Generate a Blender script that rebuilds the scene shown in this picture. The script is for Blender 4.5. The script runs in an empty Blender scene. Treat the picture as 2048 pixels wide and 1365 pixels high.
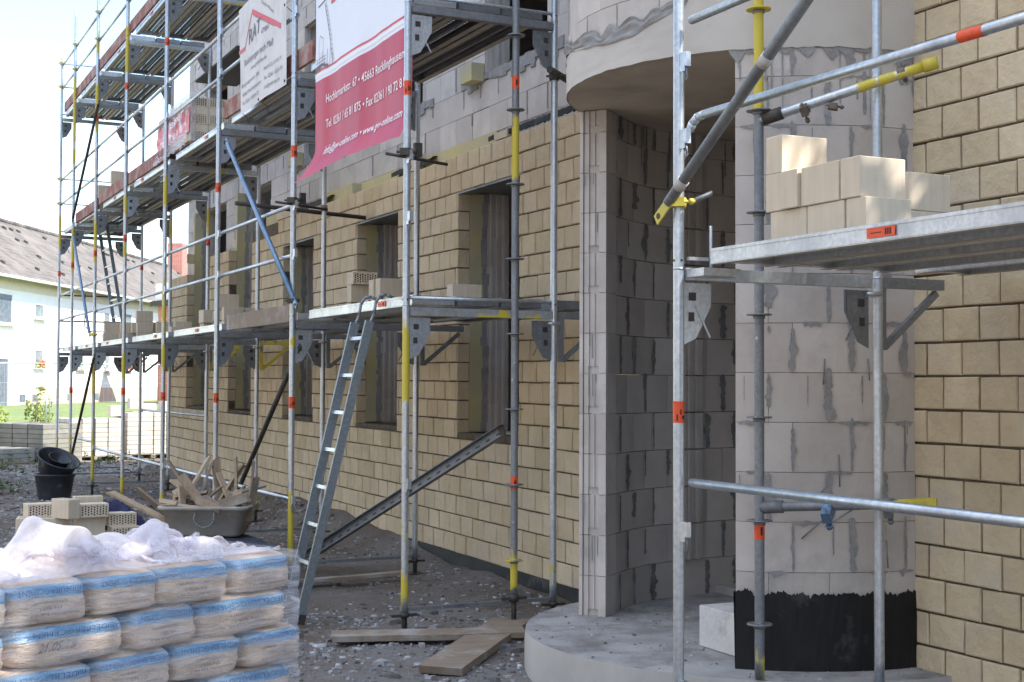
import bpy, bmesh, math, random
from mathutils import Vector, Matrix, noise
R = math.radians
rnd = random.Random(7)
S = bpy.context.scene

# ------------------------------------------------------------ camera
TH, PT, RL, CH, FPX = 0.45477, 0.03097, -0.00386, 1.6296, 2747.0
cam_d = bpy.data.cameras.new("camera"); cam = bpy.data.objects.new("camera", cam_d)
S.collection.objects.link(cam); S.camera = cam
cam_d.sensor_width = 36.0; cam_d.lens = FPX / 2048.0 * 36.0
cam_d.clip_start = 0.05; cam_d.clip_end = 3000
fwd = Vector((math.sin(TH) * math.cos(PT), math.cos(TH) * math.cos(PT), math.sin(PT)))
rgt = Vector((math.cos(TH), -math.sin(TH), 0)); upv = rgt.cross(fwd)
c_, s_ = math.cos(RL), math.sin(RL)
r2 = rgt * c_ - upv * s_; u2 = rgt * s_ + upv * c_
cam.matrix_world = Matrix(((r2.x, u2.x, -fwd.x, 0), (r2.y, u2.y, -fwd.y, 0), (r2.z, u2.z, -fwd.z, CH), (0, 0, 0, 1)))

# ------------------------------------------------------------ sky, sun, exposure
SUN_EL, SUN_AZ = 52.0, (0.62, -0.785)
w = bpy.data.worlds.new("World"); S.world = w; w.use_nodes = True
nt = w.node_tree; nt.nodes.clear(); N = nt.nodes.new; LK = nt.links.new
out = N("ShaderNodeOutputWorld"); bg = N("ShaderNodeBackground"); bg.inputs[1].default_value = 0.15
sky = N("ShaderNodeTexSky"); sky.sky_type = 'NISHITA'; sky.sun_disc = False
sky.sun_elevation = R(SUN_EL); sky.sun_rotation = math.atan2(SUN_AZ[0], SUN_AZ[1]); sky.air_density = 1.15; sky.dust_density = .3; sky.ozone_density = 2.5
tc = N("ShaderNodeTexCoord"); mp = N("ShaderNodeMapping"); mp.inputs['Scale'].default_value = (1, 1, 2.6)
nz = N("ShaderNodeTexNoise"); nz.inputs['Scale'].default_value = 2.1; nz.inputs['Detail'].default_value = 7; nz.inputs['Roughness'].default_value = .55
rp = N("ShaderNodeValToRGB"); rp.color_ramp.elements[0].position = .42; rp.color_ramp.elements[1].position = .60
mx = N("ShaderNodeMix"); mx.data_type = 'RGBA'; mx.inputs[7].default_value = (7.5, 7.6, 7.8, 1)
LK(tc.outputs['Generated'], mp.inputs[0]); LK(mp.outputs[0], nz.inputs[0]); LK(nz.outputs[0], rp.inputs[0])
sx = N("ShaderNodeSeparateXYZ"); LK(tc.outputs['Generated'], sx.inputs[0])
mr = N("ShaderNodeValToRGB"); er = mr.color_ramp.elements; er[0].position = .10; er[0].color = (1, 1, 1, 1); er[1].position = .22; er[1].color = (.0, .0, .0, 1); e_ = er.new(.42); e_.color = (.10, .10, .10, 1); e_ = er.new(.62); e_.color = (.75, .75, .75, 1); LK(sx.outputs[2], mr.inputs[0])
mm = N("ShaderNodeMath"); mm.operation = 'MULTIPLY'; LK(rp.outputs[0], mm.inputs[0]); LK(mr.outputs[0], mm.inputs[1]); LK(mm.outputs[0], mx.inputs[0]); LK(sky.outputs[0], mx.inputs[6]); LK(mx.outputs[2], bg.inputs[0]); LK(bg.outputs[0], out.inputs[0])
sd = bpy.data.lights.new("sun", 'SUN'); sd.energy = 4.3; sd.angle = R(0.55); sd.color = (1, .94, .86)
so = bpy.data.objects.new("sun", sd); S.collection.objects.link(so)
el = R(SUN_EL); az = Vector((SUN_AZ[0], SUN_AZ[1])).normalized()
SUNV = Vector((az.x * math.cos(el), az.y * math.cos(el), math.sin(el)))
so.rotation_euler = SUNV.to_track_quat('Z', 'Y').to_euler(); so.location = (10, -10, 20)
S.view_settings.view_transform = 'Standard'; S.view_settings.look = 'None'
S.view_settings.gamma = 1; S.view_settings.exposure = 1.48
S.cycles.max_bounces = 8; S.cycles.transparent_max_bounces = 16

# ------------------------------------------------------------ materials
def nodes(name):
    m = bpy.data.materials.new(name); m.use_nodes = True
    t = m.node_tree; t.nodes.clear()
    o = t.nodes.new("ShaderNodeOutputMaterial"); p = t.nodes.new("ShaderNodeBsdfPrincipled")
    t.links.new(p.outputs[0], o.inputs[0])
    return m, t, p, o
def rgba(c): return (c[0], c[1], c[2], 1)
def mixc(t, fac, a, b, blend='MIX'):
    n = t.nodes.new("ShaderNodeMix"); n.data_type = 'RGBA'; n.blend_type = blend
    if isinstance(fac, (int, float)): n.inputs[0].default_value = fac
    else: t.links.new(fac, n.inputs[0])
    for i, v in ((6, a), (7, b)):
        if isinstance(v, tuple): n.inputs[i].default_value = rgba(v)
        else: t.links.new(v, n.inputs[i])
    return n.outputs[2]
def tex(t, scale=5, detail=5, rough=.6, stretch=None, coord='Object'):
    tcn = t.nodes.new("ShaderNodeTexCoord"); n = t.nodes.new("ShaderNodeTexNoise")
    n.inputs['Scale'].default_value = scale; n.inputs['Detail'].default_value = detail; n.inputs['Roughness'].default_value = rough
    src = tcn.outputs[coord]
    if stretch:
        mpn = t.nodes.new("ShaderNodeMapping"); mpn.inputs['Scale'].default_value = stretch
        t.links.new(src, mpn.inputs[0]); src = mpn.outputs[0]
    t.links.new(src, n.inputs['Vector'])
    return n.outputs[0]
def ramp(t, src, a, b):
    n = t.nodes.new("ShaderNodeMapRange"); n.inputs[1].default_value = a; n.inputs[2].default_value = b
    t.links.new(src, n.inputs[0]); return n.outputs[0]
def math_(t, op, a, b=None, c=None):
    n = t.nodes.new("ShaderNodeMath"); n.operation = op
    for i, v in enumerate((a, b, c)):
        if v is None: continue
        if isinstance(v, (int, float)): n.inputs[i].default_value = v
        else: t.links.new(v, n.inputs[i])
    return n.outputs[0]
def bump(t, p, h, strength=.3, dist=.01):
    b = t.nodes.new("ShaderNodeBump"); b.inputs['Strength'].default_value = strength; b.inputs['Distance'].default_value = dist
    t.links.new(h, b.inputs['Height']); t.links.new(b.outputs[0], p.inputs['Normal'])
def mat(name, c1, c2=None, rough=.8, metal=0, scale=6, lo=.35, hi=.65, bs=0, bd=.01, bscale=None, isl=0, stretch=None, c3=None, s3=1.5, lo3=.55, hi3=.7, spec=.5, detail=5):
    m, t, p, o = nodes(name)
    if c2 is None: c2 = tuple(x * .8 for x in c1)
    col = mixc(t, ramp(t, tex(t, scale, detail, .6, stretch), lo, hi), c1, c2)
    if c3: col = mixc(t, ramp(t, tex(t, s3, 6, .65), lo3, hi3), col, c3)
    if isl:
        g = t.nodes.new("ShaderNodeNewGeometry")
        hsv = t.nodes.new("ShaderNodeHueSaturation")
        v = t.nodes.new("ShaderNodeMapRange"); v.inputs[3].default_value = 1 - isl; v.inputs[4].default_value = 1 + isl
        t.links.new(g.outputs['Random Per Island'], v.inputs[0]); t.links.new(v.outputs[0], hsv.inputs['Value'])
        v2 = t.nodes.new("ShaderNodeMath"); v2.operation = 'MULTIPLY_ADD'; v2.inputs[1].default_value = -isl * 1.2; v2.inputs[2].default_value = 1 + isl * .6
        t.links.new(g.outputs['Random Per Island'], v2.inputs[0]); t.links.new(v2.outputs[0], hsv.inputs['Saturation'])
        t.links.new(col, hsv.inputs['Color']); col = hsv.outputs[0]
    t.links.new(col, p.inputs['Base Color'])
    p.inputs['Roughness'].default_value = rough; p.inputs['Metallic'].default_value = metal
    p.inputs['Specular IOR Level'].default_value = spec
    if bs: bump(t, p, tex(t, bscale or scale * 4, 6, .6, stretch), bs, bd)
    return m
def metal_mat(name, base, paint=(.58, .47, .05), metal=.75, rough=.42):
    m, t, p, o = nodes(name)
    n1 = tex(t, 45, 3, .6); n2 = tex(t, 4, 6, .65, (1, 1, .35)); n3 = tex(t, 22, 6, .7)
    col = mixc(t, ramp(t, n1, .35, .65), base, tuple(x * .78 for x in base))
    col = mixc(t, ramp(t, n2, .5, .72), col, tuple(x * .62 for x in base))
    col = mixc(t, ramp(t, n3, .65, .72), col, (.60, .58, .54))
    a = t.nodes.new("ShaderNodeAttribute"); a.attribute_name = 'paint'
    f = math_(t, 'ADD', a.outputs['Fac'], math_(t, 'MULTIPLY', math_(t, 'SUBTRACT', n2, .52), 3.4))
    f = math_(t, 'MULTIPLY', ramp(t, f, .45, .62), math_(t, 'GREATER_THAN', a.outputs['Fac'], .02))
    col = mixc(t, f, col, paint)
    t.links.new(col, p.inputs['Base Color'])
    t.links.new(math_(t, 'MULTIPLY', math_(t, 'SUBTRACT', 1, f), metal), p.inputs['Metallic'])
    t.links.new(math_(t, 'ADD', math_(t, 'MULTIPLY', n2, .25), rough - .12), p.inputs['Roughness'])
    bump(t, p, n3, .25, .002)
    return m
M = {}
M['galv'] = metal_mat('galvanised_steel', (.62, .67, .72), metal=.85, rough=.38)
M['galv_dark'] = metal_mat('weathered_and_shaded_galvanised_steel', (.27, .285, .30), metal=.55, rough=.55)  # dull steel; on left transoms its darkness stands in for deck shade
M['alu'] = metal_mat('deck_aluminium', (.66, .69, .72), metal=.8, rough=.38)
M['deck_lip'] = mat('bounce_lit_deck_channel', (.42, .38, .31), (.32, .29, .24), .6, .1, 6)  # beige holds the warm bounce light under the decks
M['kerb_dark'] = mat('shade_darkened_grey_kerb_block', (.25, .245, .21), (.20, .195, .17), .9, 0, 5, isl=.12)  # grey kerb product, darkened further to stand for shade on the stack
M['ladder_metal'] = metal_mat('dull_ladder_aluminium', (.30, .34, .36), metal=.6, rough=.5)
M['blue_steel'] = metal_mat('bluish_steel', (.20, .31, .46), metal=.6, rough=.45)
M['dark_steel'] = mat('dark_steel', (.045, .045, .045), (.09, .075, .06), .6, .4, 14, bs=.3, bd=.003)
M['rust'] = mat('rusty_clamp_steel', (.12, .085, .065), (.20, .17, .15), .6, .3, 20, bs=.4, bd=.003)
M['yellow'] = mat('yellow_paint', (.62, .50, .05), (.48, .40, .06), .5, 0, 9, c3=(.33, .33, .28), s3=9, lo3=.6, hi3=.66)
M['orange'] = mat('orange_sticker', (.80, .10, .02), (.70, .07, .02), .45, 0, 30)
M['sticker_ink'] = mat('sticker_ink', (.05, .03, .02))
M['tile'] = mat('sand_facing_brick', (.67, .55, .37), (.59, .475, .31), .88, 0, 5, bs=1.0, bd=.015, bscale=15, isl=.09, c3=(.56, .49, .38), s3=2.2, lo3=.5, hi3=.8)
M['joint'] = mat('dark_mortar_joint', (.085, .068, .05), (.16, .13, .10), .95, 0, 12, bs=.5)
M['block'] = mat('pale_clay_block', (.58, .53, .485), (.51, .46, .42), .9, 0, 3.5, bs=.4, bd=.006, bscale=30, isl=.10, c3=(.42, .39, .36), s3=3, lo3=.52, hi3=.72)
M['block_in'] = mat('aerated_block', (.52, .475, .43), (.44, .40, .365), .92, 0, 4, bs=.25, bd=.004, bscale=40, isl=.10)
M['mortar'] = mat('grey_mortar', (.25, .245, .24), (.34, .33, .32), .95, 0, 12, bs=.8, bd=.01, bscale=30)
M['mortar_in'] = mat('grey_mortar_inner', (.15, .148, .145), (.22, .215, .21), .95, 0, 10, bs=.8, bd=.01, bscale=30)  # darker grey mortar for the inner wall
M['concrete'] = mat('raw_concrete', (.50, .475, .44), (.42, .40, .37), .88, 0, 2.2, bs=.3, bd=.005, bscale=18, c3=(.32, .30, .27), s3=1.3, lo3=.52, hi3=.75)
M['beam'] = mat('ring_beam_concrete', (.58, .54, .49), (.51, .47, .42), .88, 0, 2.5, bs=.35, bd=.006, bscale=14, c3=(.40, .385, .36), s3=2.2, lo3=.6, hi3=.72)
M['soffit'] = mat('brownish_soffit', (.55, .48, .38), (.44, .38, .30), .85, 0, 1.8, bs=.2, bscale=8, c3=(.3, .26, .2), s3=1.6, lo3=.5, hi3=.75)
M['slabc'] = mat('dusty_slab_concrete', (.42, .405, .39), (.30, .29, .285), .9, 0, 4, bs=.8, bd=.01, bscale=40, c3=(.20, .185, .17), s3=3.2, lo3=.50, hi3=.66)
M['bitumen'] = mat('bitumen', (.007, .007, .007), (.012, .0115, .012), .55, 0, 8, bs=.5, bd=.006, bscale=16, c3=(.11, .11, .11), s3=3.4, lo3=.58, hi3=.80, stretch=(1.5, 1.5, .6), spec=.35)
M['insul'] = mat('yellow_insulation', (.58, .50, .25), (.52, .46, .25), .95, 0, 8, bs=.3, c3=(.46, .43, .32), s3=3, lo3=.4, hi3=.7)
M['room'] = mat('dark_interior', (.10, .095, .09), (.07, .065, .06), .95)
M['wood'] = mat('weathered_board', (.27, .205, .145), (.19, .15, .11), .85, 0, 6, stretch=(1, 8, 8), bs=.5, bd=.004, c3=(.34, .31, .28), s3=3, lo3=.5, hi3=.65, isl=.15)
M['wood_light'] = mat('split_pallet_wood', (.42, .32, .21), (.32, .24, .16), .85, 0, 6, stretch=(8, 8, 1.2), bs=.5, bd=.004, isl=.3, c3=(.40, .37, .34), s3=3)
M['wood_red'] = mat('red_stained_board', (.30, .10, .075), (.22, .09, .07), .8, 0, 7, stretch=(6, 1, 6), bs=.4, bd=.003, c3=(.38, .31, .27), s3=4, lo3=.46, hi3=.66)
M['brick'] = mat('sand_brick', (.70, .60, .46), (.62, .52, .39), .86, 0, 14, bs=.6, bd=.005, bscale=1.6, stretch=(1.2, 1.2, .12), c3=(.55, .48, .37), s3=9, lo3=.55, hi3=.8)
M['brick_hole'] = mat('brick_hole_shadow', (.10, .08, .06))
M['white_block'] = mat('white_concrete_block', (.64, .62, .60), (.54, .52, .50), .9, 0, 6, bs=.6, bscale=40, c3=(.40, .37, .34), s3=7, lo3=.55, hi3=.72)
M['tub'] = mat('black_rubber_tub', (.028, .032, .042), (.055, .06, .07), .5, 0, 7, c3=(.22, .22, .23), s3=7, lo3=.6, hi3=.7)
M['trough'] = mat('mortar_crusted_trough', (.42, .385, .335), (.32, .29, .25), .8, 0, 7, bs=.4, c3=(.36, .20, .13), s3=6, lo3=.6, hi3=.72)
M['tarp'] = mat('dark_blue_sheet', (.028, .036, .06), (.05, .06, .085), .6, 0, 9, bs=.5, bd=.01, c3=(.22, .24, .27), s3=8, lo3=.6, hi3=.75)
M['cloth'] = mat('navy_cloth', (.022, .024, .07), (.035, .035, .09), .9, 0, 9, bs=.4)
M['render'] = mat('white_house_render', (.84, .84, .84), (.80, .80, .80), .9, 0, 2)
M['plinth'] = mat('pink_house_plinth', (.62, .44, .36), (.56, .40, .33), .9, 0, 2)
M['band'] = mat('cream_eaves', (.68, .64, .52), (.62, .58, .48), .9)
M['white'] = mat('white_frame', (.8, .8, .8), (.76, .76, .76), .5)
M['red_wall'] = mat('red_brick', (.42, .10, .07), (.34, .08, .06), .9, 0, 8)
M['leaf'] = mat('leaf', (.09, .15, .03), (.05, .10, .02), .7, 0, 3, isl=.35)
M['leaf_y'] = mat('yellowish_leaf', (.26, .30, .05), (.15, .22, .04), .7, 0, 3, isl=.35)
M['weed'] = mat('weed_leaf', (.06, .11, .03), (.10, .15, .04), .7, 0, 3, isl=.3)
M['bark'] = mat('bark', (.12, .09, .06), (.07, .055, .04), .9, 0, 6, bs=.6)
M['grass'] = mat('lawn_grass', (.13, .18, .05), (.09, .13, .035), .9, 0, 2.5, bs=.6, bscale=30, c3=(.22, .22, .11), s3=.8)
M['path'] = mat('pale_paving', (.42, .38, .33), (.34, .31, .28), .9, 0, 4)
M['rubble'] = mat('pale_rubble', (.38, .38, .39), (.22, .22, .225), .95, 0, 20, isl=.5)
M['rubble_d'] = mat('dark_rubble', (.16, .15, .145), (.11, .10, .095), .95, 0, 20, isl=.4)
M['text_white'] = mat('white_print', (.86, .84, .84), (.84, .82, .82), .6)
M['text_grey'] = mat('grey_print', (.16, .15, .17), (.20, .19, .2), .7)
M['red_print'] = mat('red_print', (.68, .10, .12), (.62, .10, .12), .6)
M['red_sheet'] = mat('red_banner_sheet', (.50, .03, .065), (.45, .028, .07), .5, 0, 1.5)
M['white_sheet'] = mat('white_banner_sheet', (.78, .79, .84), (.74, .75, .80), .5, 0, 1.5)
M['sign'] = mat('weathered_white_tarp', (.68, .66, .64), (.60, .58, .56), .65, 0, 2.5, c3=(.50, .47, .44), s3=5, lo3=.55, hi3=.8)
M['glass'] = mat('window_glass', (.10, .13, .16), (.16, .20, .24), .12)
M['black_board'] = mat('black_board', (.03, .028, .026), (.05, .045, .04), .6)

def roof_mat():
    m, t, p, o = nodes('brown_roof_tiles')
    tcn = t.nodes.new("ShaderNodeTexCoord"); mpn = t.nodes.new("ShaderNodeMapping")
    t.links.new(tcn.outputs['UV'], mpn.inputs[0])
    b = t.nodes.new("ShaderNodeTexBrick"); b.inputs['Scale'].default_value = 1; b.inputs['Brick Width'].default_value = .30
    b.inputs['Row Height'].default_value = .34; b.inputs['Mortar Size'].default_value = .035; b.offset = .5
    b.inputs['Color1'].default_value = (.125, .11, .10, 1); b.inputs['Color2'].default_value = (.095, .083, .075, 1); b.inputs['Mortar'].default_value = (.06, .05, .045, 1)
    t.links.new(mpn.outputs[0], b.inputs['Vector'])
    col = mixc(t, ramp(t, tex(t, 1.2, 6, .6), .4, .7), b.outputs[0], (.16, .145, .13))
    t.links.new(col, p.inputs['Base Color']); p.inputs['Roughness'].default_value = .9
    bump(t, p, b.outputs['Fac'], -.6, .05)
    return m
M['roof'] = roof_mat()
def redbrick_mat():
    m, t, p, o = nodes('red_brickwork')
    tcn = t.nodes.new("ShaderNodeTexCoord")
    b = t.nodes.new("ShaderNodeTexBrick"); b.inputs['Scale'].default_value = 1; b.inputs['Brick Width'].default_value = .25
    b.inputs['Row Height'].default_value = .083; b.inputs['Mortar Size'].default_value = .012
    b.inputs['Color1'].default_value = (.46, .12, .08, 1); b.inputs['Color2'].default_value = (.34, .08, .06, 1); b.inputs['Mortar'].default_value = (.45, .36, .32, 1)
    t.links.new(tcn.outputs['UV'], b.inputs['Vector']); t.links.new(b.outputs[0], p.inputs['Base Color']); p.inputs['Roughness'].default_value = .9
    return m
M['red_brick'] = redbrick_mat()
def perf_mat():                                             # steel deck sheet punched with rows of small holes
    m, t, p, o = nodes('perforated_deck_sheet')
    n2 = tex(t, 5, 6, .65); col = mixc(t, ramp(t, n2, .35, .7), (.20, .195, .19), (.13, .125, .12))
    t.links.new(col, p.inputs['Base Color']); p.inputs['Metallic'].default_value = .4; p.inputs['Roughness'].default_value = .6
    tcn = t.nodes.new("ShaderNodeTexCoord"); sp = t.nodes.new("ShaderNodeSeparateXYZ"); t.links.new(tcn.outputs['UV'], sp.inputs[0])
    fx = math_(t, 'SUBTRACT', math_(t, 'FRACT', math_(t, 'MULTIPLY', sp.outputs[0], 1 / .052)), .5)
    fy = math_(t, 'SUBTRACT', math_(t, 'FRACT', math_(t, 'MULTIPLY', sp.outputs[1], 1 / .045)), .5)
    d = math_(t, 'ADD', math_(t, 'MULTIPLY', fx, fx), math_(t, 'MULTIPLY', fy, fy))
    hole = math_(t, 'LESS_THAN', d, .024)
    tr = t.nodes.new("ShaderNodeBsdfTransparent"); ms = t.nodes.new("ShaderNodeMixShader")
    t.links.new(hole, ms.inputs[0]); t.links.new(p.outputs[0], ms.inputs[1]); t.links.new(tr.outputs[0], ms.inputs[2]); t.links.new(ms.outputs[0], o.inputs[0])
    return m
M['perf'] = perf_mat()
def ground_mat():
    m, t, p, o = nodes('rubbly_site_soil')
    n1 = tex(t, 1.1, 8, .7); n2 = tex(t, 14, 8, .7); n3 = tex(t, 45, 4, .7); n4 = tex(t, .45, 4, .6)
    col = mixc(t, ramp(t, n2, .35, .65), (.080, .060, .042), (.172, .142, .112))
    col = mixc(t, ramp(t, n1, .45, .62), col, (.125, .092, .064))
    col = mixc(t, ramp(t, n3, .60, .68), col, (.34, .33, .33))
    col = mixc(t, math_(t, 'MULTIPLY', ramp(t, n4, .46, .6), .45), col, (.30, .29, .29))
    t.links.new(col, p.inputs['Base Color']); p.inputs['Roughness'].default_value = .95
    bump(t, p, math_(t, 'ADD', n2, math_(t, 'MULTIPLY', n3, .5)), .9, .03)
    return m
M['ground'] = ground_mat()
def plastic_mat(name, alpha, tint=(.86, .86, .92), rough=.16, stretch=None, bscale=9, bst=.7, white=.5):
    m, t, p, o = nodes(name)
    p.inputs['Base Color'].default_value = rgba(tint); p.inputs['Roughness'].default_value = rough
    p.inputs['Specular IOR Level'].default_value = .8
    n = tex(t, bscale, 5, .65, stretch); bump(t, p, n, bst, .02)
    tl = t.nodes.new("ShaderNodeBsdfTranslucent"); tl.inputs[0].default_value = rgba(tint)
    ms = t.nodes.new("ShaderNodeMixShader"); ms.inputs[0].default_value = .45
    t.links.new(p.outputs[0], ms.inputs[1]); t.links.new(tl.outputs[0], ms.inputs[2])
    tr = t.nodes.new("ShaderNodeBsdfTransparent"); tr.inputs[0].default_value = (.97, .97, 1, 1); m2 = t.nodes.new("ShaderNodeMixShader")
    f = math_(t, 'ADD', ramp(t, n, .40, .75), 0)
    fac = math_(t, 'ADD', math_(t, 'MULTIPLY', f, white), 1 - alpha - white * .5)
    lw = t.nodes.new('ShaderNodeLayerWeight'); lw.inputs[0].default_value = .45; fac = math_(t, 'ADD', fac, math_(t, 'MULTIPLY', lw.outputs['Facing'], .45))
    fac = math_(t, 'MINIMUM', math_(t, 'MAXIMUM', fac, .02), .97)
    t.links.new(fac, m2.inputs[0])
    t.links.new(tr.outputs[0], m2.inputs[1]); t.links.new(ms.outputs[0], m2.inputs[2]); t.links.new(m2.outputs[0], o.inputs[0])
    return m
M['foil'] = plastic_mat('crumpled_clear_sheeting', .58, (.90, .87, .90), .10, None, 14, .18, .30)
M['wrap'] = plastic_mat('stretch_wrap_film', .80, (.95, .95, 1), .12, (5, 5, 60), 1.0, .9, .5)
M['roll'] = mat('pinkish_foil_roll', (.80, .72, .70), (.76, .66, .64), .4, 0, 5)
def bag_mat():
    m, t, p, o = nodes('paper_bag_with_blue_band')
    tcn = t.nodes.new("ShaderNodeTexCoord"); sp = t.nodes.new("ShaderNodeSeparateXYZ"); t.links.new(tcn.outputs['Object'], sp.inputs[0])
    z = math_(t, 'ADD', sp.outputs[2], math_(t, 'MULTIPLY', math_(t, 'SUBTRACT', tex(t, 6, 2), .5), .012))
    band = math_(t, 'MULTIPLY', math_(t, 'GREATER_THAN', z, .080), math_(t, 'LESS_THAN', z, .116))
    kraft = mixc(t, ramp(t, tex(t, 5, 6, .6), .35, .7), (.64, .49, .345), (.54, .40, .28))
    oi = t.nodes.new('ShaderNodeObjectInfo'); kraft = mixc(t, ramp(t, oi.outputs['Random'], 0, 2.2), kraft, (.60, .49, .39))
    kraft = mixc(t, math_(t, 'MULTIPLY', ramp(t, tex(t, 3.5, 5, .6), .52, .7), .5), kraft, (.66, .62, .58))
    col = mixc(t, band, kraft, mixc(t, ramp(t, tex(t, 14, 5, .7, (.5, 1, 3)), .45, .65), (.14, .31, .45), (.38, .50, .58)))
    t.links.new(col, p.inputs['Base Color']); p.inputs['Roughness'].default_value = .5
    bump(t, p, tex(t, 9, 6, .65, (1.4, 1, 3)), 1.0, .022)
    return m
M['bag'] = bag_mat()

# ------------------------------------------------------------ mesh builder
class MB:
    def __init__(s): s.v = []; s.f = []; s.m = []; s.uv = {}; s.paint = {}; s.sm = []
    def face(s, pts, m=0, sm=False):
        i = len(s.v); s.v += [tuple(p) for p in pts]; s.f.append(tuple(range(i, i + len(pts)))); s.m.append(m); s.sm.append(sm)
    def box(s, x0, x1, y0, y1, z0, z1, m=0):
        s.hexa([(x0, y0, z0), (x1, y0, z0), (x1, y1, z0), (x0, y1, z0), (x0, y0, z1), (x1, y0, z1), (x1, y1, z1), (x0, y1, z1)], m)
    def hexa(s, c, m=0):
        i = len(s.v); s.v += [tuple(p) for p in c]
        for q in ((0, 3, 2, 1), (4, 5, 6, 7), (0, 1, 5, 4), (1, 2, 6, 5), (2, 3, 7, 6), (3, 0, 4, 7)):
            s.f.append(tuple(i + k for k in q)); s.m.append(m); s.sm.append(False)
    def obox(s, c, ax, ay, az, m=0):
        c = Vector(c); ax = Vector(ax); ay = Vector(ay); az = Vector(az)
        s.hexa([c - ax - ay - az, c + ax - ay - az, c + ax + ay - az, c - ax + ay - az, c - ax - ay + az, c + ax - ay + az, c + ax + ay + az, c - ax + ay + az], m)
    def tube(s, p, q, r, n=12, m=0, r2=None, caps=True, paint=None, seg=1):
        p = Vector(p); q = Vector(q); d = (q - p)
        if d.length < 1e-6: return
        a = d.normalized(); t = Vector((0, 0, 1)) if abs(a.z) < .9 else Vector((1, 0, 0))
        u = a.cross(t).normalized(); v = a.cross(u)
        r2 = r if r2 is None else r2; rings = []
        for k in range(seg + 1):
            c = p + d * (k / seg); rr = r + (r2 - r) * k / seg; i = len(s.v)
            for j in range(n):
                an = 2 * math.pi * j / n; s.v.append(tuple(c + (u * math.cos(an) + v * math.sin(an)) * rr))
                if paint: s.paint[i + j] = paint(k / seg, c)
            rings.append(i)
        for k in range(seg):
            for j in range(n):
                a0, b0 = rings[k] + j, rings[k] + (j + 1) % n; a1, b1 = rings[k + 1] + j, rings[k + 1] + (j + 1) % n
                s.f.append((a0, a1, b1, b0)); s.m.append(m); s.sm.append(True)
        if caps:
            s.f.append(tuple(rings[0] + j for j in range(n))); s.m.append(m); s.sm.append(False)
            s.f.append(tuple(rings[-1] + n - 1 - j for j in range(n))); s.m.append(m); s.sm.append(False)
    def path(s, pts, r, n=10, m=0):
        for a, b in zip(pts[:-1], pts[1:]): s.tube(a, b, r, n, m)
        for a in pts[1:-1]: s.ball(a, r, m)
    def ball(s, c, r, m=0, nu=10, nv=6, sc=(1, 1, 1)):
        i = len(s.v)
        for a in range(nv + 1):
            th = math.pi * a / nv
            for b in range(nu):
                ph = 2 * math.pi * b / nu
                s.v.append((c[0] + r * sc[0] * math.sin(th) * math.cos(ph), c[1] + r * sc[1] * math.sin(th) * math.sin(ph), c[2] + r * sc[2] * math.cos(th)))
        for a in range(nv):
            for b in range(nu):
                s.f.append((i + a * nu + b, i + (a + 1) * nu + b, i + (a + 1) * nu + (b + 1) % nu, i + a * nu + (b + 1) % nu)); s.m.append(m); s.sm.append(True)
    def prism(s, pts, dvec, m=0):                            # polygon extruded along dvec
        n = len(pts); d = Vector(dvec); i = len(s.v)
        s.v += [tuple(p) for p in pts] + [tuple(Vector(p) + d) for p in pts]
        s.f.append(tuple(range(i + n - 1, i - 1, -1))); s.m.append(m); s.sm.append(False)
        s.f.append(tuple(range(i + n, i + 2 * n))); s.m.append(m); s.sm.append(False)
        for k in range(n):
            k2 = (k + 1) % n; s.f.append((i + k, i + k2, i + n + k2, i + n + k)); s.m.append(m); s.sm.append(False)
    def grid(s, fn, nu, nv, m=0, sm=True, uv=None):
        i = len(s.v)
        for a in range(nu + 1):
            for b in range(nv + 1): s.v.append(tuple(fn(a / nu, b / nv)))
        for a in range(nu):
            for b in range(nv):
                q = (i + a * (nv + 1) + b, i + (a + 1) * (nv + 1) + b, i + (a + 1) * (nv + 1) + b + 1, i + a * (nv + 1) + b + 1)
                mm = m(a / nu, b / nv) if callable(m) else m
                if mm is None: continue
                s.f.append(q); s.m.append(mm); s.sm.append(sm)
    def build(s, name, mats, parent=None, origin=None, uvf=None, bevel=0):
        o0 = Vector(origin) if origin is not None else (Vector(parent['_w']) if parent is not None and '_w' in parent else Vector((0, 0, 0)))
        me = bpy.data.meshes.new(name)
        me.from_pydata([(v[0] - o0.x, v[1] - o0.y, v[2] - o0.z) for v in s.v], [], s.f)
        for mm in (mats if isinstance(mats, (list, tuple)) else [mats]): me.materials.append(M[mm] if isinstance(mm, str) else mm)
        me.polygons.foreach_set('material_index', s.m); me.polygons.foreach_set('use_smooth', s.sm)
        if s.paint:
            at = me.attributes.new('paint', 'FLOAT', 'POINT')
            for k, v in s.paint.items(): at.data[k].value = v
        if uvf:
            l = me.uv_layers.new(name='UVMap')
            for p in me.polygons:
                for li in p.loop_indices:
                    l.data[li].uv = uvf(Vector(s.v[me.loops[li].vertex_index]), p.normal)
        if bevel:
            bm = bmesh.new(); bm.from_mesh(me); bmesh.ops.remove_doubles(bm, verts=bm.verts, dist=1e-5)
            bmesh.ops.bevel(bm, geom=[e for e in bm.edges if e.is_manifold and e.calc_face_angle(0) > .6], offset=bevel, segments=2, affect='EDGES', profile=.6)
            bm.to_mesh(me); bm.free()
        me.validate(); me.update()
        o = bpy.data.objects.new(name, me); S.collection.objects.link(o)
        if parent is not None: o.parent = parent
        else: o.location = o0
        o['_w'] = tuple(o0)
        return o
def tag(o, label=None, cat=None, group=None, kind=None):
    if label: o['label'] = label
    if cat: o['category'] = cat
    if group: o['group'] = group
    if kind: o['kind'] = kind
    return o
def thing(name, label, cat, loc=(0, 0, 0), group=None):
    o = bpy.data.objects.new(name, None); S.collection.objects.link(o); o.location = loc; o['_w'] = tuple(loc)
    o.empty_display_size = .2
    return tag(o, label, cat, group)
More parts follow.
